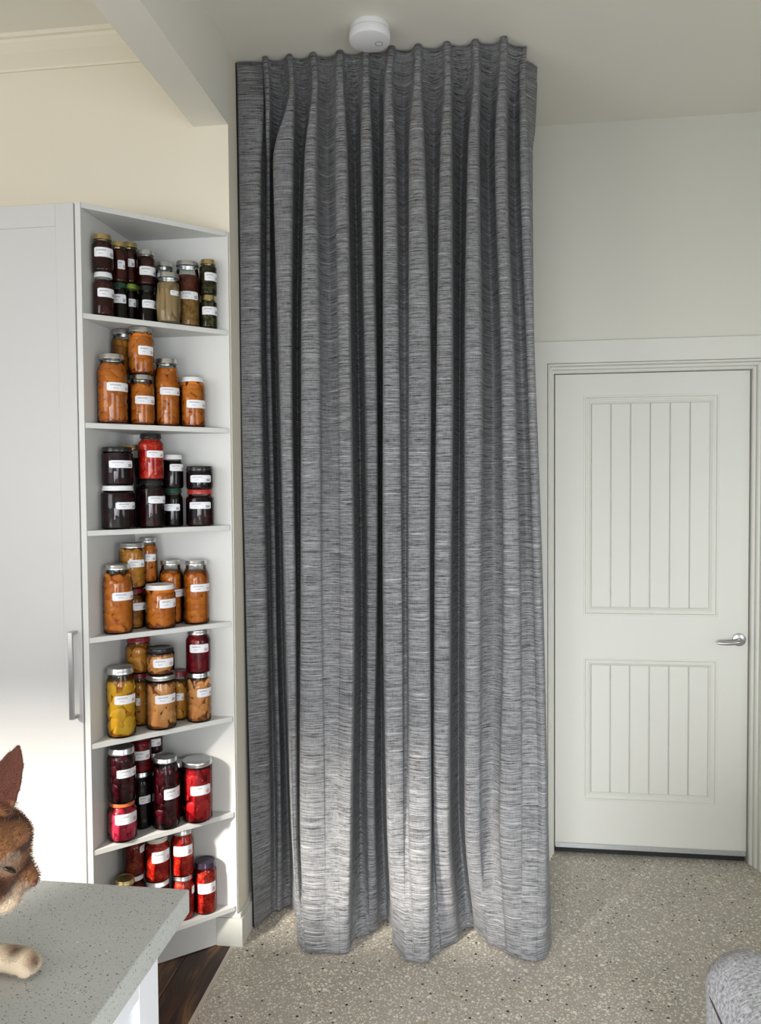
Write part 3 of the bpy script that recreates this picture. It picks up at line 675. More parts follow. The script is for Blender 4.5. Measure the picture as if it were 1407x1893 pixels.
# --- fifth shelf: peaches
c = crop(130, 1150, K); z = ZS[5]; g = G[4]
jar(224, 1234, 1361.5, 52, z, .034, 'silver', 'yellow', c(362, 521, 605, 675), 'tall jar of bright yellow fruit slices, leftmost on the fifth shelf', neck=.90, sh=.76, lh=.02, pieces=('yellow', 1.35), level=.84, grp=g)
a = jar(259, 1244, 1344, 42, z, .076, 'red', 'ochre', c(523, 566, 620, 680), 'lower red-lidded amber fruit jar behind the yellow one, fifth shelf', pieces=('ochre', 1.3), grp=g)
jar(266, 1178, 1244, 51, z, .08, 'red', 'ochre', None, 'upper red-lidded amber fruit jar at the back of the fifth shelf', neck=.86, sh=.68, pieces=('ochre', 1.2), on=a, grp=g)
a = jar(297, 1247, 1347, 55, z, .044, 'silver', 'peach', c(692, 850, 600, 670), 'lower jar of peach slices in the middle of the fifth shelf', neck=.94, sh=.90, pieces=('peach', 1.35), level=.88, grp=g)
jar(294, 1198, 1250, 51, z, .044, 'black', 'peach', c(677, 831, 305, 374), 'squat black-lidded peach jar, top of the middle stack, fifth shelf', neck=.94, sh=.86, lh=.013, pieces=('peach', 1.2), level=.82, on=a, grp=g)
jar(332, 1241, 1331, 42, z, .078, 'red', 'ochre', c(855, 920, 582, 640), 'red-lidded amber jar behind the peach jars, fifth shelf', pieces=('ochre', 1.2), level=.8, grp=g)
a = jar(367, 1243, 1332, 44.5, z, .036, 'silver', 'peach', c(1032, 1142, 548, 615), 'lower jar of peach slices at the right of the fifth shelf', neck=.86, pieces=('peach', 1.3), level=.88, grp=g)
jar(362, 1162.5, 1244, 44.5, z, .036, 'silver', 'crimson', c(975, 1119, 185, 252), 'crimson jar stacked on the right-hand peach jar, fifth shelf', neck=.84, sh=.78, level=.92, on=a, grp=g)
# --- sixth shelf: plums and beetroot
c = crop(130, 1350, K); z = ZS[6]; g = G[5]
a = jar(226.6, 1482, 1552.5, 52, z, .034, 'orange', 'beet', c(368, 533, 690, 775), 'lower pink-red jar with orange lid, leftmost on the sixth shelf', neck=.82, sh=.76, lh=.012, pieces=('beet', 1.35), level=.9, grp=g)
jar(224, 1382, 1483, 50, z, .034, 'silver', 'plumdark', c(380, 529, 328, 396), 'upper dark plum jar with silver lid, leftmost on the sixth shelf', neck=.92, sh=.80, lh=.02, pieces=('plumdark', 1.4), level=.86, on=a, grp=g)
a = jar(265, 1426, 1530, 40, z, .070, 'silver', 'black', c(560, 648, 543, 605), 'lower near-black jar behind the pink-red one, sixth shelf', neck=.88, motif='k', grp=g)
jar(262, 1352, 1432, 40, z, .07, 'silver', 'crimson', c(520, 640, 175, 248), 'upper crimson jar with wide label at the back, sixth shelf', on=a, grp=g)
a = jar(286, 1391, 1500, 32, z, .112, 'silver', 'crimson', None, 'silver-lidded crimson jar in the back corner, sixth shelf', grp=g)
jar(286, 1345, 1391, 32, z, .11, 'black', 'plumdark', c(620, 732, 75, 135), 'small dark jar in the back corner right under the fifth shelf', on=a, grp=g)
jar(306, 1400, 1532, 50, z, .040, 'silver', 'plumdark', c(762, 884, 485, 572), 'tall dark plum jar with silver lid, front middle of the sixth shelf', neck=.84, sh=.78, pieces=('plumdark', 1.4), grp=g)
jar(331, 1408, 1518, 38, z, .076, 'silver', 'black', None, 'dark jar half hidden behind the tall plum jar, sixth shelf', neck=.88, grp=g)
jar(364, 1406, 1513.6, 54.6, z, .038, 'silver', 'cherry', c(980, 1132, 458, 535), 'wide red plum jar with broad pale lid, rightmost on the sixth shelf', neck=.98, sh=.92, pieces=('cherry', 1.5), level=.9, grp=g)
# --- lowest shelf: tomatoes
c = crop(130, 1510, .2488); z = ZS[7]; g = G[6]
a = jar(252, 1617, 1700, 38, z, .080, 'white', 'tomatodark', None, 'white-lidded dark red jar at the back left of the lowest shelf', grp=g)
jar(249, 1546, 1617, 38, z, .08, 'red', 'tomatodark', c(515, 555, 235, 285), 'brownish red jar, top of the back left stack, lowest shelf', on=a, level=.9, grp=g)
a = jar(291, 1627, 1700, 44, z, .062, 'white', 'tomatodark', None, 'white-lidded red jar carrying a tomato jar, lowest shelf', neck=.92, grp=g)
jar(289, 1547, 1629, 45, z, .06, 'cream', 'tomato', c(608, 732, 265, 350), 'bright red tomato jar with cream lid, lowest shelf', neck=.84, sh=.8, level=.93, pieces=None, on=a, grp=g)
a = jar(339, 1617, 1699, 41.5, z, .046, 'silver', 'tomato', c(900, 915, 545, 600), 'silver-lidded tomato jar partly behind the worktop corner', neck=.86, level=.92, grp=g)
jar(336.5, 1533, 1619, 41.5, z, .046, 'silver', 'tomato', c(770, 903, 222, 298), 'upper bright red tomato jar right under the sixth shelf', neck=.84, level=.92, on=a, grp=g)
jar(379, 1593, 1688, 41.5, z, .032, 'purple', 'tomato', c(950, 1077, 500, 577), 'red tomato jar with shiny dark lid, rightmost on the lowest shelf', neck=.90, sh=.82, lh=.018, level=.84, grp=g)
jar(232, 1626, 1710, 40, z, .036, 'gold', 'tomatodark', None, 'gold jar lid just showing above the worktop edge, lowest shelf', grp=g)

# ------------------------------------------------------------------ island with worktop
IX, IY = -.487, 1.231
isl = tag(empty('kitchen_island', (-1.3, .6, 0)), 'pale kitchen island cabinet with framed end panel under the speckled worktop', 'island')
II = Matrix.Translation(-isl.location)
def ip(o): o.parent = isl; o.matrix_parent_inverse = II; return o
EX = -.522                               # end face
ip(box('body', -2.2, EX-.020, -.05, 1.178, .10, .879, M['island']))
ip(box('kickboard', -2.2, EX-.06, .02, 1.11, .003, .10, M['island']))
bm = bmesh.new(); y0, y1, z0, z1, st = -.05, 1.180, .003, .8795, .07
for a_ in ((y0, y0+st, z0, z1), (y1-st, y1, z0, z1), (y0+st, y1-st, z1-st, z1), (y0+st, y1-st, z0, z0+.1)): add_box(bm, EX-.02, EX, *a_, .001, 1)
ip(from_bm('end_panel_frame', bm, M['island']))
ip(box('end_panel', EX-.018, EX-.008, y0+st-.003, y1-st+.003, z0+.09, z1-st+.003, M['island']))
top = tag(box('worktop', -2.25, IX, -.10, IY, .880, .920, M['quartz'], None, .003, 3), 'grey speckled stone worktop with square edge on the island', 'worktop')

# ------------------------------------------------------------------ curtain on a ceiling track
# each pleat: (left, right) edge of its ridge at seven heights, read off the photograph; Y gives real depth
TOPZ = CZ-.002
LEV = [TOPZ, 2.945, 2.70, 1.95, 1.21, .46, .006]
RX = [ # top        2.945       2.70       1.95       1.21       .46        hem
 ((486, 494), (491, 498), (493, 499), (494, 502), (503, 510), (512, 519), (513, 521)),
 ((530, 539), (536, 543), (506, 541), (518, 539), (527, 546), (538, 549), (551, 557)),
 ((574, 583), (578, 587), (564, 584), (558, 590), (557, 592), (556, 598), (565, 600)),
 ((623, 633), (622, 634), (621, 641), (627, 648), (630, 654), (627, 650), (628, 646)),
 ((672, 681), (671, 682), (668, 687), (675, 696), (679, 697), (678, 692), (684, 698)),
 ((719, 729), (713, 724), (710, 730), (709, 737), (709, 742), (716, 745), (727, 748)),
 ((768, 778), (766, 778), (757, 783), (757, 795), (756, 793), (758, 796), (768, 793)),
 ((821, 831), (823, 833), (815, 834), (808, 836), (804, 832), (803, 831), (815, 846)),
 ((874, 884), (876, 886), (866, 884), (860, 889), (860, 887), (860, 886), (878, 897)),
 ((927, 937), (924, 936), (916, 935), (928, 950), (932, 960), (925, 962), (938, 962)),
 ((964, 974), (961, 971), (962, 976), (976, 989), (988, 1002), (996, 1011), (992, 1011)),
]
RY = [ # ridge depth per level (hem: left edge, right edge)
 (2.654, 2.642, 2.73, 2.80, 2.83, 2.82, (2.795, 2.81)),
 (2.654, 2.638, 2.635, 2.61, 2.60, 2.60, (2.60, 2.58)),
 (2.654, 2.638, 2.625, 2.59, 2.575, 2.565, (2.562, 2.560)),
 (2.654, 2.638, 2.630, 2.60, 2.585, 2.57, (2.562, 2.582)),
 (2.654, 2.638, 2.635, 2.66, 2.71, 2.72, (2.70, 2.728)),
 (2.654, 2.638, 2.625, 2.595, 2.585, 2.58, (2.64, 2.555)),
 (2.654, 2.638, 2.620, 2.585, 2.57, 2.555, (2.540, 2.548)),
 (2.654, 2.638, 2.620, 2.59, 2.59, 2.60, (2.635, 2.685)),
 (2.654, 2.638, 2.620, 2.60, 2.60, 2.61, (2.765, 2.70)),
 (2.650, 2.640, 2.625, 2.62, 2.61, 2.60, (2.628, 2.606)),
 (2.715, 2.700, 2.66, 2.64, 2.625, 2.61, (2.602, 2.630)),
]
VY = [ # depth of the valley left of each pleat (first: beside the flat end panel)
 (2.682, 2.695, 2.74, 2.775, 2.79, 2.80, 2.80),
 (2.682, 2.705, 2.75, 2.78, 2.80, 2.82, 2.835),
 (2.682, 2.700, 2.72, 2.73, 2.69, 2.62, 2.565),
 (2.682, 2.690, 2.675, 2.625, 2.59, 2.570, 2.558),
 (2.682, 2.700, 2.72, 2.75, 2.775, 2.75, 2.68),
 (2.682, 2.700, 2.72, 2.77, 2.80, 2.80, 2.79),
 (2.682, 2.695, 2.68, 2.63, 2.605, 2.580, 2.545),
 (2.682, 2.695, 2.69, 2.68, 2.665, 2.63, 2.600),
 (2.682, 2.700, 2.72, 2.73, 2.73, 2.75, 2.775),
 (2.684, 2.700, 2.705, 2.68, 2.645, 2.635, 2.660),
 (2.705, 2.715, 2.70, 2.665, 2.635, 2.605, 2.600),
]
GAIN = (1.0, 1.15, 1.7, 2.0, 2.0, 1.7, 1.0)
def _rv(i, l, side): return RY[i][l][side] if isinstance(RY[i][l], tuple) else RY[i][l]
for i_ in range(11):
    v_ = list(VY[i_])
    for l_ in range(6):
        nr = min(_rv(i_, l_, 0), _rv(i_-1, l_, 1) if i_ else 2.68)
        v_[l_] = nr+(v_[l_]-nr)*GAIN[l_]
    VY[i_] = v_
PANEL = [(437, 484), (439, 486), (441.5, 482), (446, 483), (454, 492), (463, 498), (470, 500)]
PANY = [(2.672, 2.683), (2.672, 2.683), (2.675, 2.680), (2.68, 2.690), (2.68, 2.71), (2.68, 2.74), (2.68, 2.775)]
cols = []                                # list of columns; a column = list of (X,Y) per level
def col(fn): cols.append([fn(l) for l in range(7)])
def P2(px, Y, l): return (xfor(px, Y, LEV[l]), Y)
for t in (0, .5, 1): col(lambda l, t=t: P2(PANEL[l][0]*(1-t)+PANEL[l][1]*t, PANY[l][0]*(1-t)+PANY[l][1]*t-(.004 if t == .5 else 0), l))
def prev_r(i, l): return PANEL[l][1] if i == 0 else RX[i-1][l][1]
def ry(i, l, side):
    v = RY[i][l]; return v[side] if isinstance(v, tuple) else v
for i in range(11):
    def mid(l, i=i):
        a, b = prev_r(i, l), RX[i][l][0]; return P2((a*.42+b*.58), VY[i][l], l)
    def bl(l, i=i):
        a, b = prev_r(i, l), RX[i][l][0]; g_ = b-a
        k = .06 if l > 1 else .10
        return P2(b-g_*k, VY[i][l]*.62+ry(i, l, 0)*.38, l)
    def br0(l, i=i):                     # right flank of the ridge before
        a, b = prev_r(i, l), RX[i][l][0]; g_ = b-a; pr = PANY[l][1] if i == 0 else ry(i-1, l, 1)
        return P2(a+g_*(.10 if l < 2 else .14), VY[i][l]*.62+pr*.38, l)
    col(br0); col(mid); col(bl)
    col(lambda l, i=i: P2(RX[i][l][0], ry(i, l, 0), l))
    if True: col(lambda l, i=i: P2((RX[i][l][0]+RX[i][l][1])/2, (ry(i, l, 0)+ry(i, l, 1))/2-(.004 if l < 2 else .011 if l < 6 else .006), l))
    col(lambda l, i=i: P2(RX[i][l][1], ry(i, l, 1), l))
# tail: the track bends back to the door wall; its pleats stack up in profile
TXR = [977, 975, 979, 991, 1004, 1013, 1018]
tail = [(.118, 2.772), (.150, 2.800), (.182, 2.838), (.191, 2.851), (.172, 2.868), (.152, 2.900), (.180, 2.940), (.198, 2.957), (.174, 2.975), (.158, 3.000), (.185, 3.035), (.202, 3.050), (.178, 3.070), (.160, 3.100), (.190, 3.130), (.203, 3.144), (.172, 3.170), (.165, 3.220), (.165, 3.290)]
for TX_, TY_ in tail:
    def tf(l, TX_=TX_, TY_=TY_):
        k = (1.0, 1.0, .45, .08, .03, .02, .0)[l]
        yy = TY_ if l < 2 else 2.70+(TY_-2.772)*.97
        X0 = xfor(TXR[l]+1.0, 2.71, LEV[l])-.06*(yy-2.70)
        if l == 1: return (TX_-.004, yy)
        return (X0*(1-k)+TX_*k, yy)
    col(tf)
def cr(p0, p1, p2, p3, t):
    return .5*((2*p1)+(-p0+p2)*t+(2*p0-5*p1+4*p2-p3)*t*t+(-p0+3*p1-3*p2+p3)*t**3)
def hermite(zs, vs, z):                  # monotone-ish cubic through the levels (zs falling)
    for i in range(len(zs)-1):
        if zs[i] >= z >= zs[i+1]:
            h = zs[i+1]-zs[i]; t = (z-zs[i])/h
            def m(j):
                if j == 0: return (vs[1]-vs[0])/(zs[1]-zs[0])
                if j == len(zs)-1: return (vs[-1]-vs[-2])/(zs[-1]-zs[-2])
                a = (vs[j]-vs[j-1])/(zs[j]-zs[j-1]); b = (vs[j+1]-vs[j])/(zs[j+1]-zs[j])
                return 0 if a*b <= 0 else 2*a*b/(a+b)
            m0, m1 = m(i)*h, m(i+1)*h
            return (2*t**3-3*t*t+1)*vs[i]+(t**3-2*t*t+t)*m0+(-2*t**3+3*t*t)*vs[i+1]+(t**3-t*t)*m1
    return vs[-1]
rows = []
zl = [TOPZ, TOPZ-.02, TOPZ-.045, TOPZ-.07, TOPZ-.09, 2.945, 2.935, 2.925, 2.91, 2.895, 2.875, 2.85]
zz_ = 2.82
while zz_ > .03: zl.append(zz_); zz_ -= .024
zl += [.02, .006]
SUB = 5
def level_pts(z):
    cp_ = [(hermite(LEV, [q[0] for q in c_], z), hermite(LEV, [q[1] for q in c_], z)) for c_ in cols]
    out = []
    n_ = len(cp_)
    for i in range(n_-1):
        p0, p1, p2, p3 = cp_[max(0, i-1)], cp_[i], cp_[i+1], cp_[min(n_-1, i+2)]
        for s_ in range(SUB):
            t = s_/SUB
            # blend spline with straight run so tight pleats do not overshoot
            x_ = cr(p0[0], p1[0], p2[0], p3[0], t); y_ = cr(p0[1], p1[1], p2[1], p3[1], t)
            lx, ly = p1[0]+(p2[0]-p1[0])*t, p1[1]+(p2[1]-p1[1])*t
            out.append((x_*.72+lx*.28, y_*.72+ly*.28))
    out.append(cp_[-1]); return out
# cloth arc length measured at mid height
ref = level_pts(1.2); arc = [0]
for a, b in zip(ref, ref[1:]): arc.append(arc[-1]+math.hypot(b[0]-a[0], b[1]-a[1]))
bm = bmesh.new(); uvl = bm.loops.layers.uv.new('UVMap'); grid = []
for z in zl:
    pts = level_pts(z); rowv = []
    for i, (x_, y_) in enumerate(pts):
        q = Vector((arc[i]*7, z*2.2, 3.1))
        wob = noise.noise(q)*.0035*min(1, (3.0-z)) + noise.noise(Vector((arc[i]*22, z*7, 1.7)))*.0016*min(1, (3.0-z))
        lowf = max(0, .45-z)
        wob += noise.noise(Vector((arc[i]*9, z*13, 8.3)))*.012*lowf
        zz2 = z
        if z > TOPZ-.03:                 # the heading dips a little between pleats
            zz2 = z-.005*max(0, min(1, (y_-2.65)/.03))
        rowv.append(bm.verts.new((x_, y_+wob, max(.003, zz2))))
    grid.append(rowv)
for a, (ra, rb) in enumerate(zip(grid, grid[1:])):
    for i in range(len(ra)-1):
        fc = bm.faces.new((ra[i], rb[i], rb[i+1], ra[i+1]))
        for lp, (u_, v_) in zip(fc.loops, ((arc[i], zl[a]), (arc[i], zl[a+1]), (arc[i+1], zl[a+1]), (arc[i+1], zl[a]))): lp[uvl].uv = (u_, v_)
bmesh.ops.recalc_face_normals(bm, faces=bm.faces)
cur = tag(empty('curtain', (-.3, 2.68, 0)), 'full-height grey slubbed curtain with pinch pleats hanging from the ceiling', 'curtain')
def cup(o): o.parent = cur; o.matrix_parent_inverse = Matrix.Translation(-cur.location); return o
edgeL = [tuple(r_[0].co) for r_ in grid]; hemL = [tuple(v.co) for v in grid[-1]]
dr = cup(from_bm('drape', bm, M['curtain'], None, True))
so = dr.modifiers.new('thickness', 'SOLIDIFY'); so.thickness = .0016; so.offset = 0
# dark bound leading edge along the pillar, and a stitched hem line
vs, fs = [], []
for i, (x_, y_, z) in enumerate(edgeL):
    vs += [(x_-.0075, y_+.004, z), (x_+.0005, y_-.0014, z), (x_+.0005, y_+.0025, z), (x_-.0075, y_+.008, z)]
for i in range(len(edgeL)-1):
    for k_ in range(4): fs.append((4*i+k_, 4*i+(k_+1) % 4, 4*i+4+(k_+1) % 4, 4*i+4+k_))
cup(pydata('leading_edge', vs, fs, M['lining']))
tr = tag(empty('curtain_track', (0, 0, 0)), 'slim curved curtain track fixed to the ceiling behind the pleats', 'curtain track')
tp = [(-.838, 2.712), (-.4, 2.712), (-.05, 2.712), (.03, 2.716), (.08, 2.735), (.12, 2.77), (.145, 2.82), (.155, 2.89), (.156, 3.0), (.156, 3.312)]
bm = bmesh.new()
L_, R_ = [], []
for i, (x_, y_) in enumerate(tp):
    a, b = Vector(tp[max(0, i-1)]), Vector(tp[min(len(tp)-1, i+1)]); t = (b-a).normalized(); nn = Vector((-t.y, t.x))*.006
    L_.append((x_+nn.x, y_+nn.y)); R_.append((x_-nn.x, y_-nn.y))
prism(bm, L_+R_[::-1], CZ-.006, CZ-.0002); bmesh.ops.recalc_face_normals(bm, faces=bm.faces)
from_bm('rail', bm, M['plastic'], tr)

# ------------------------------------------------------------------ ginger cat on the worktop
def fur_mat():
    k = N('ginger_tabby_fur'); v = k.mapped()
    warp = k.noise(v, 14, 2)
    v2 = k.n('VectorMath', operation='MULTIPLY_ADD', i0=warp.outputs[1], i1=(.05, .05, .05), i2=v).outputs[0]
    wv = k.n('TexWave', in_Vector=k.n('Mapping', i0=v2, i2=(.3, .5, .9)).outputs[0], in_Scale=18.0, in_Distortion=3.0, in_Detail=2.0).outputs[1]
    col = k.ramp(wv, [(.0, rgb(66, 36, 20)), (.45, rgb(102, 60, 33)), (.8, rgb(128, 86, 52))])
    at_ = k.n('Attribute', attribute_name='pale').outputs['Fac']
    col = k.mix(at_, col, rgb(236, 218, 190))
    col = k.mix(k.n('Attribute', attribute_name='ear').outputs['Fac'], col, rgb(74, 38, 25))  # backlit ear's shade put into the fur colour
    return k.finish(col, .75, spec=.2, sheen=.15)
M['fur'] = fur_mat()
cat = tag(empty('cat', (-.70, .60, .921)), 'ginger tabby cat leaning in from the left over the worktop, paw resting', 'cat')
CTI = Matrix.Translation(-cat.location)
bm = bmesh.new()
def blob(c_, r, ax=None):
    """ellipsoid: centre, radii (a,b,c) along axes ax (3 vectors)"""
    b = bmesh.new(); bmesh.ops.create_icosphere(b, subdivisions=3, radius=1)
    r = (r, r, r) if not isinstance(r, tuple) else r
    ax = ax or (Vector((1, 0, 0)), Vector((0, 1, 0)), Vector((0, 0, 1)))
    for v in b.verts: v.co = Vector(c_)+ax[0]*(v.co.x*r[0])+ax[1]*(v.co.y*r[1])+ax[2]*(v.co.z*r[2])
    me = bpy.data.meshes.new('t'); b.to_mesh(me); b.free(); bm.from_mesh(me); bpy.data.meshes.remove(me)
def limb(pts, rads, n_=7):
    pts = [Vector(p) for p in pts]
    for (p, q), (r0, r1) in zip(zip(pts, pts[1:]), zip(rads, rads[1:])):
        m_ = max(2, int((q-p).length/(min(r0, r1)*.45)))
        for i in range(m_+1):
            t = i/m_; blob(p.lerp(q, t), r0+(r1-r0)*t)
HY = .745
nose = at(60, 1627, HY+.024)
skull = at(-18, 1556, HY)
fwd = (nose-at(-8, 1575, HY-.012)).normalized()
fwd = Vector((.62, .42, -.60)).normalized()
right = fwd.cross(Vector((0, 0, 1))).normalized(); upv = right.cross(fwd)
AX = (fwd, right, upv)
blob(skull, (.040, .043, .036), AX)
blob(at(24, 1540, HY+.002), (.019, .020, .016), AX)       # brow
blob(at(-8, 1580, HY), (.030, .034, .026), AX)            # face
limb([at(26, 1556, HY+.008), at(36, 1590, HY+.014), at(47, 1615, HY+.019)], [.0155, .0105, .0110])   # nose bridge
blob(at(52, 1620, HY+.019), (.0120, .0105, .0095), AX)
blob(at(47, 1632, HY+.017), (.0080, .0085, .0060), AX)
blob(at(22, 1630, HY+.010), (.016, .017, .0125), AX)       # muzzle pads
blob(at(6, 1655, HY+.008), (.019, .015, .0160), AX)        # chin
blob(at(-28, 1630, HY-.015), (.028, .024, .028), AX)      # cheek ruff
for px_, py_, Y_, r_ in ((-70, 1600, .73, .046), (-110, 1640, .70, .052)): blob(at(px_, py_, Y_), r_)
neck = at(-110, 1640, .70)
sho = Vector((-.655, .60, 1.085)); mid_ = Vector((-.69, .42, 1.075)); hip = Vector((-.715, .22, 1.075))
limb([neck, sho], [.052, .072]); limb([sho, mid_, hip], [.072, .078, .075])
blob(sho+Vector((0, .02, -.02)), (.062, .07, .07))
# legs: near front leg under the shoulder, far front leg reaching over to the visible paw, two hind legs
limb([(-.615, .62, 1.05), (-.612, .605, .995), (-.618, .635, .945), (-.618, .655, .936)], [.034, .024, .017, .017])
blob((-.618, .668, .9335), (.017, .024, .0125))
paw = atz(36, 1776, .938)
limb([(-.705, .66, 1.06), (-.775, .80, 1.015), (-.800, .92, .975), (paw.x-.055, paw.y-.006, .944), (paw.x-.012, paw.y, .940)], [.036, .026, .021, .0175, .0175])
pv = Vector((1, .12, 0)).normalized()
blob((paw.x, paw.y, .9385), (.024, .019, .0175))
for dy in (-.0115, -.004, .004, .0115): blob((paw.x+.0185-abs(dy)*.4, paw.y+dy*1.15, .9325), (.0115, .0052, .0108))
for sx_ in (-1, 1):
    hx_ = hip.x+sx_*.048
    limb([(hx_, .23, 1.06), (hx_+sx_*.01, .30, 1.0), (hx_, .20, .965), (hx_, .245, .934)], [.048, .034, .018, .015])
    blob((hx_, .265, .932), (.015, .026, .011))
limb([hip+Vector((0, -.06, .02)), (-.73, .08, 1.10), (-.76, -.02, 1.08), (-.80, -.08, 1.02)], [.022, .017, .015, .012])
# ears: thin curved shells
def ear(base_a, base_b, tip, back):
    a_, b_, t_ = Vector(base_a), Vector(base_b), Vector(tip); nrm = (b_-a_).cross(t_-a_).normalized()
    if nrm.dot(Vector(back)) < 0: nrm = -nrm
    n_ = 22
    for i in range(n_+1):
        s_ = i/n_; wdt = (1-s_**1.7)**.75 if s_ < 1 else 0
        cc = (a_+b_)/2+(t_-(a_+b_)/2)*s_+nrm*(.006*math.sin(s_*math.pi))
        half = (b_-a_)/2*max(.06, wdt)
        m_ = max(2, int(half.length*2/.0042))
        for j in range(m_+1):
            q = j/m_*2-1
            b2 = bmesh.new(); bmesh.ops.create_icosphere(b2, subdivisions=1, radius=.0036-.0012*s_)
            pp = cc+half*q+nrm*(-.010*(q*q)*wdt)
            for v in b2.verts: v.co += pp
            me = bpy.data.meshes.new('t'); b2.to_mesh(me); b2.free(); bm.from_mesh(me); bpy.data.meshes.remove(me)
ear(at(-66, 1500, HY-.020), at(22, 1492, HY-.004), at(34, 1378, HY-.012), (0, 1, 0))
ear(at(-78, 1500, HY+.03), at(-125, 1530, HY+.012), at(-128, 1400, HY+.03), (0, 1, 0))
me = bpy.data.meshes.new('cat_body'); bm.to_mesh(me); bm.free()
tmp = bpy.data.objects.new('tmp', me); C.objects.link(tmp)
md = tmp.modifiers.new('r', 'REMESH'); md.mode = 'VOXEL'; md.voxel_size = .0032
md = tmp.modifiers.new('s', 'SMOOTH'); md.factor = .5; md.iterations = 4
bpy.context.view_layer.update()
dg = bpy.context.evaluated_depsgraph_get(); body_me = bpy.data.meshes.new_from_object(tmp.evaluated_get(dg))
bpy.data.objects.remove(tmp); body_me.name = 'body'
for v in body_me.vertices: v.co.z = max(v.co.z, .9206)
body_me.update()
body_me.polygons.foreach_set('use_smooth', [True]*len(body_me.polygons))
body_me.materials.clear(); body_me.materials.append(M['fur'])
def pale(p):
    k = 0
    if (p-paw).length < .13 and p.z < .99: k = .85-.95*max(0, 1-min((p-Vector((paw.x-.004, paw.y-.004, .958))).length/.020, (p-Vector((paw.x+.026, paw.y-.004, .944))).length/.018))
    cdist = (p-at(5, 1668, HY+.005)).length
    if cdist < .034: k = max(k, .75*(1-cdist/.034)+.15)
    cdist = (p-at(24, 1600, HY-.02)).length
    if cdist < .014: k = max(k, .18)
    return max(0, min(1, k))
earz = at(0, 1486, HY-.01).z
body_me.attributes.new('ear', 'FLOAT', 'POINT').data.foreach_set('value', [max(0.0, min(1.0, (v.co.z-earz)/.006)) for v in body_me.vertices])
att = body_me.attributes.new('pale', 'FLOAT', 'POINT')
att.data.foreach_set('value', [pale(v.co) for v in body_me.vertices])
o = link('body', body_me, None, cat); o.matrix_parent_inverse = CTI
# coat of short hairs
rng = random.Random(3); hv, hf, hp = [], [], []
polys = body_me.polygons; vts = body_me.vertices
earb = at(0, 1480, HY-.01).z
for pgi in range(len(polys)):
    pg = polys[pgi]; c0 = pg.center; px_, py_ = proj(c0)
    near = -140 < px_ < 160 and c0.y > .6
    for _ in range(5 if near else (1 if rng.random() < .5 else 0)):
        a_, b_, c_ = [vts[i].co for i in pg.vertices[:3]]; r1, r2 = rng.random(), rng.random()
        p = a_+(b_-a_)*r1+(c_-a_)*r2*(1 if len(pg.vertices) > 3 else (1-r1))
        n_ = pg.normal
        back = Vector((-.5, -.4, -.25)) if c0.z > 1.05 else Vector((.6, .1, -.3))
        lean = (back-n_*back.dot(n_)); lean += Vector((rng.uniform(-.4, .4), rng.uniform(-.4, .4), rng.uniform(-.4, .4)))
        ln = rng.uniform(.0028, .0062)
        if c0.z > earb: ln *= .35
        if c0.z < .99 and c0.y > .8: ln *= .6
        d = (n_*.55+lean*.8).normalized()*ln; w_ = d.cross(n_)
        if w_.length < 1e-6: continue
        w_ = w_.normalized()*.00022; k_ = len(hv)
        hv += [p-w_, p+w_, p+d*.6+w_*.7, p+d*.6-w_*.7, p+d+n_*-.0005]
        hf += [(k_, k_+1, k_+2, k_+3), (k_+3, k_+2, k_+4)]; pv_ = pale(p); hp += [pv_]*5
for v in hv: v.z = max(v.z, .9206)
fm = bpy.data.meshes.new('fur'); fm.from_pydata([tuple(v) for v in hv], [], hf); fm.update()
fm.attributes.new('pale', 'FLOAT', 'POINT').data.foreach_set('value', hp)
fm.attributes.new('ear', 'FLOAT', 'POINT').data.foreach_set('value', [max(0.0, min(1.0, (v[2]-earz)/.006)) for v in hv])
o = link('fur', fm, M['fur'], cat); o.matrix_parent_inverse = CTI; o['kind'] = 'stuff'
# nose, eye, whiskers
def catpart(name, c_, r, ax, mat):
    global bm
    bm = bmesh.new(); blob(c_, r, ax); o = from_bm(name, bm, mat, cat, True); o.matrix_parent_inverse = CTI; return o
catpart('nose', at(60, 1630, HY+.018), (.0055, .0060, .0042), AX, simple('cat_nose', rgb(104, 60, 48), .5))
catpart('eye', at(16, 1606, HY-.020), (.009, .005, .0022), AX, simple('cat_eye', rgb(26, 16, 10), .15))

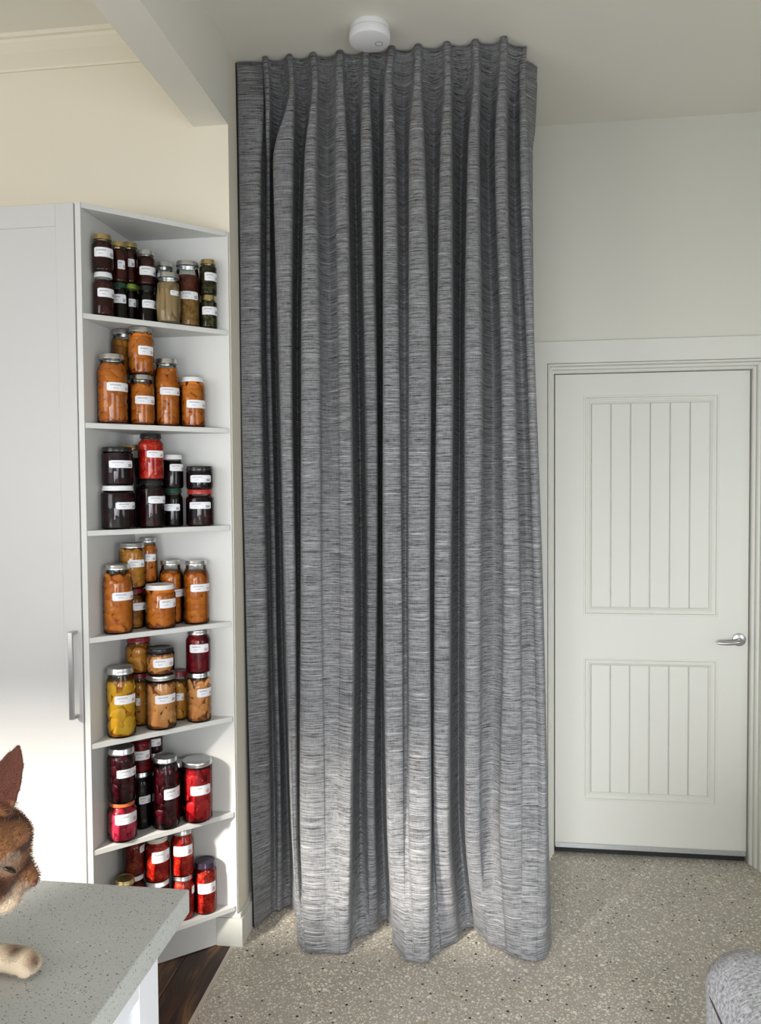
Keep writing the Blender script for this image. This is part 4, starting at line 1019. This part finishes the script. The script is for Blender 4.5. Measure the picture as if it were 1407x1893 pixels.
# ------------------------------------------------------------------ armchair, only its near arm in the picture
chair = tag(empty('armchair', (.83, 1.2, 0)), 'grey woven armchair whose rounded arm shows at the lower right corner', 'armchair')
CHI = Matrix.Translation(-chair.location)
def chp(o): o.parent = chair; o.matrix_parent_inverse = CHI; return o
def uvbox(me, s=1.0):
    uv = me.uv_layers.new(name='UVMap')
    for pg in me.polygons:
        n_ = pg.normal
        for li in pg.loop_indices:
            c_ = me.vertices[me.loops[li].vertex_index].co
            if abs(n_.x) > max(abs(n_.y), abs(n_.z)): q = (c_.y, c_.z)
            elif abs(n_.z) > abs(n_.y): q = (c_.x, c_.y)
            else: q = (c_.x, c_.z)
            uv.data[li].uv = (q[0]*s, q[1]*s)
def upholstered(name, prof_fn, y0, y1, round_front, round_back, n_=24):
    """sweep a cross-section (x,z list) along Y with rounded ends"""
    bm = bmesh.new(); rings = []
    for i in range(n_+1):
        t = i/n_; y_ = y0+(y1-y0)*t
        k0 = min(1, (y_-y0)/round_back) if round_back else 1; k1 = min(1, (y1-y_)/round_front) if round_front else 1
        sc_ = math.sqrt(max(0, 1-(1-k0)**2))*math.sqrt(max(0, 1-(1-k1)**2))
        rings.append([bm.verts.new((x_, y_, z_)) for x_, z_ in prof_fn(sc_)])
    m_ = len(rings[0])
    for a, b in zip(rings, rings[1:]):
        for k in range(m_): bm.faces.new((a[k], a[(k+1) % m_], b[(k+1) % m_], b[k]))
    bm.faces.new(rings[0][::-1]); bm.faces.new(rings[-1]); bmesh.ops.recalc_face_normals(bm, faces=bm.faces)
    o = chp(from_bm(name, bm, M['upholstery'], None, True, 60)); uvbox(o.data); return o
def arm_prof(cx, hw, top, bot):
    def f(s_):
        pts = []
        drop = (1-s_)*.05; w_ = hw*(.72+.28*s_)
        for i in range(17):
            a_ = math.pi*i/16; pts.append((cx+w_*math.cos(a_), top-drop-hw*.95+(hw*.95)*math.sin(a_)))
        for i in range(6): pts.append((cx-w_*.97, top-drop-hw*.95-.012-(top-drop-hw*.95-bot)*i/6))
        pts += [(cx-w_*.94, bot), (cx+w_*.94, bot)]
        return pts
    return f
AXC = .512
for cx in (AXC, 1.172):
    upholstered('arm', arm_prof(cx, .080, .672, .16), .86, 1.64, .080, .03, 34)
bm = bmesh.new(); tube(bm, [(AXC-.066, 1.612, .574), (AXC-.0745, 1.58, .588), (AXC-.0790, 1.54, .594), (AXC-.0800, 1.45, .595), (AXC-.0800, 1.15, .595), (AXC-.0800, .9, .595)], .0030, 8)
chp(from_bm('piping', bm, M['piping'], None, True))
def soft_box(name, x0, x1, y0, y1, z0, z1, bev):
    o = chp(box(name, x0, x1, y0, y1, z0, z1, M['upholstery'], None, bev, 5)); o.data.polygons.foreach_set('use_smooth', [True]*len(o.data.polygons)); uvbox(o.data); return o
soft_box('seat_base', .572, 1.088, .90, 1.56, .16, .30, .02); soft_box('seat_cushion', .576, 1.084, .98, 1.58, .302, .44, .045)
soft_box('backrest', .50, 1.16, .80, .97, .16, .82, .06)
for lx in (.47, 1.19):
    for ly in (.90, 1.55):
        bm = bmesh.new(); lathe(bm, [(0, 0), (.013, 0), (.020, .165), (0, .165)], 14, lx, ly, .001); bmesh.ops.recalc_face_normals(bm, faces=bm.faces)
        chp(from_bm('leg', bm, M['wood'], None, True, 40))
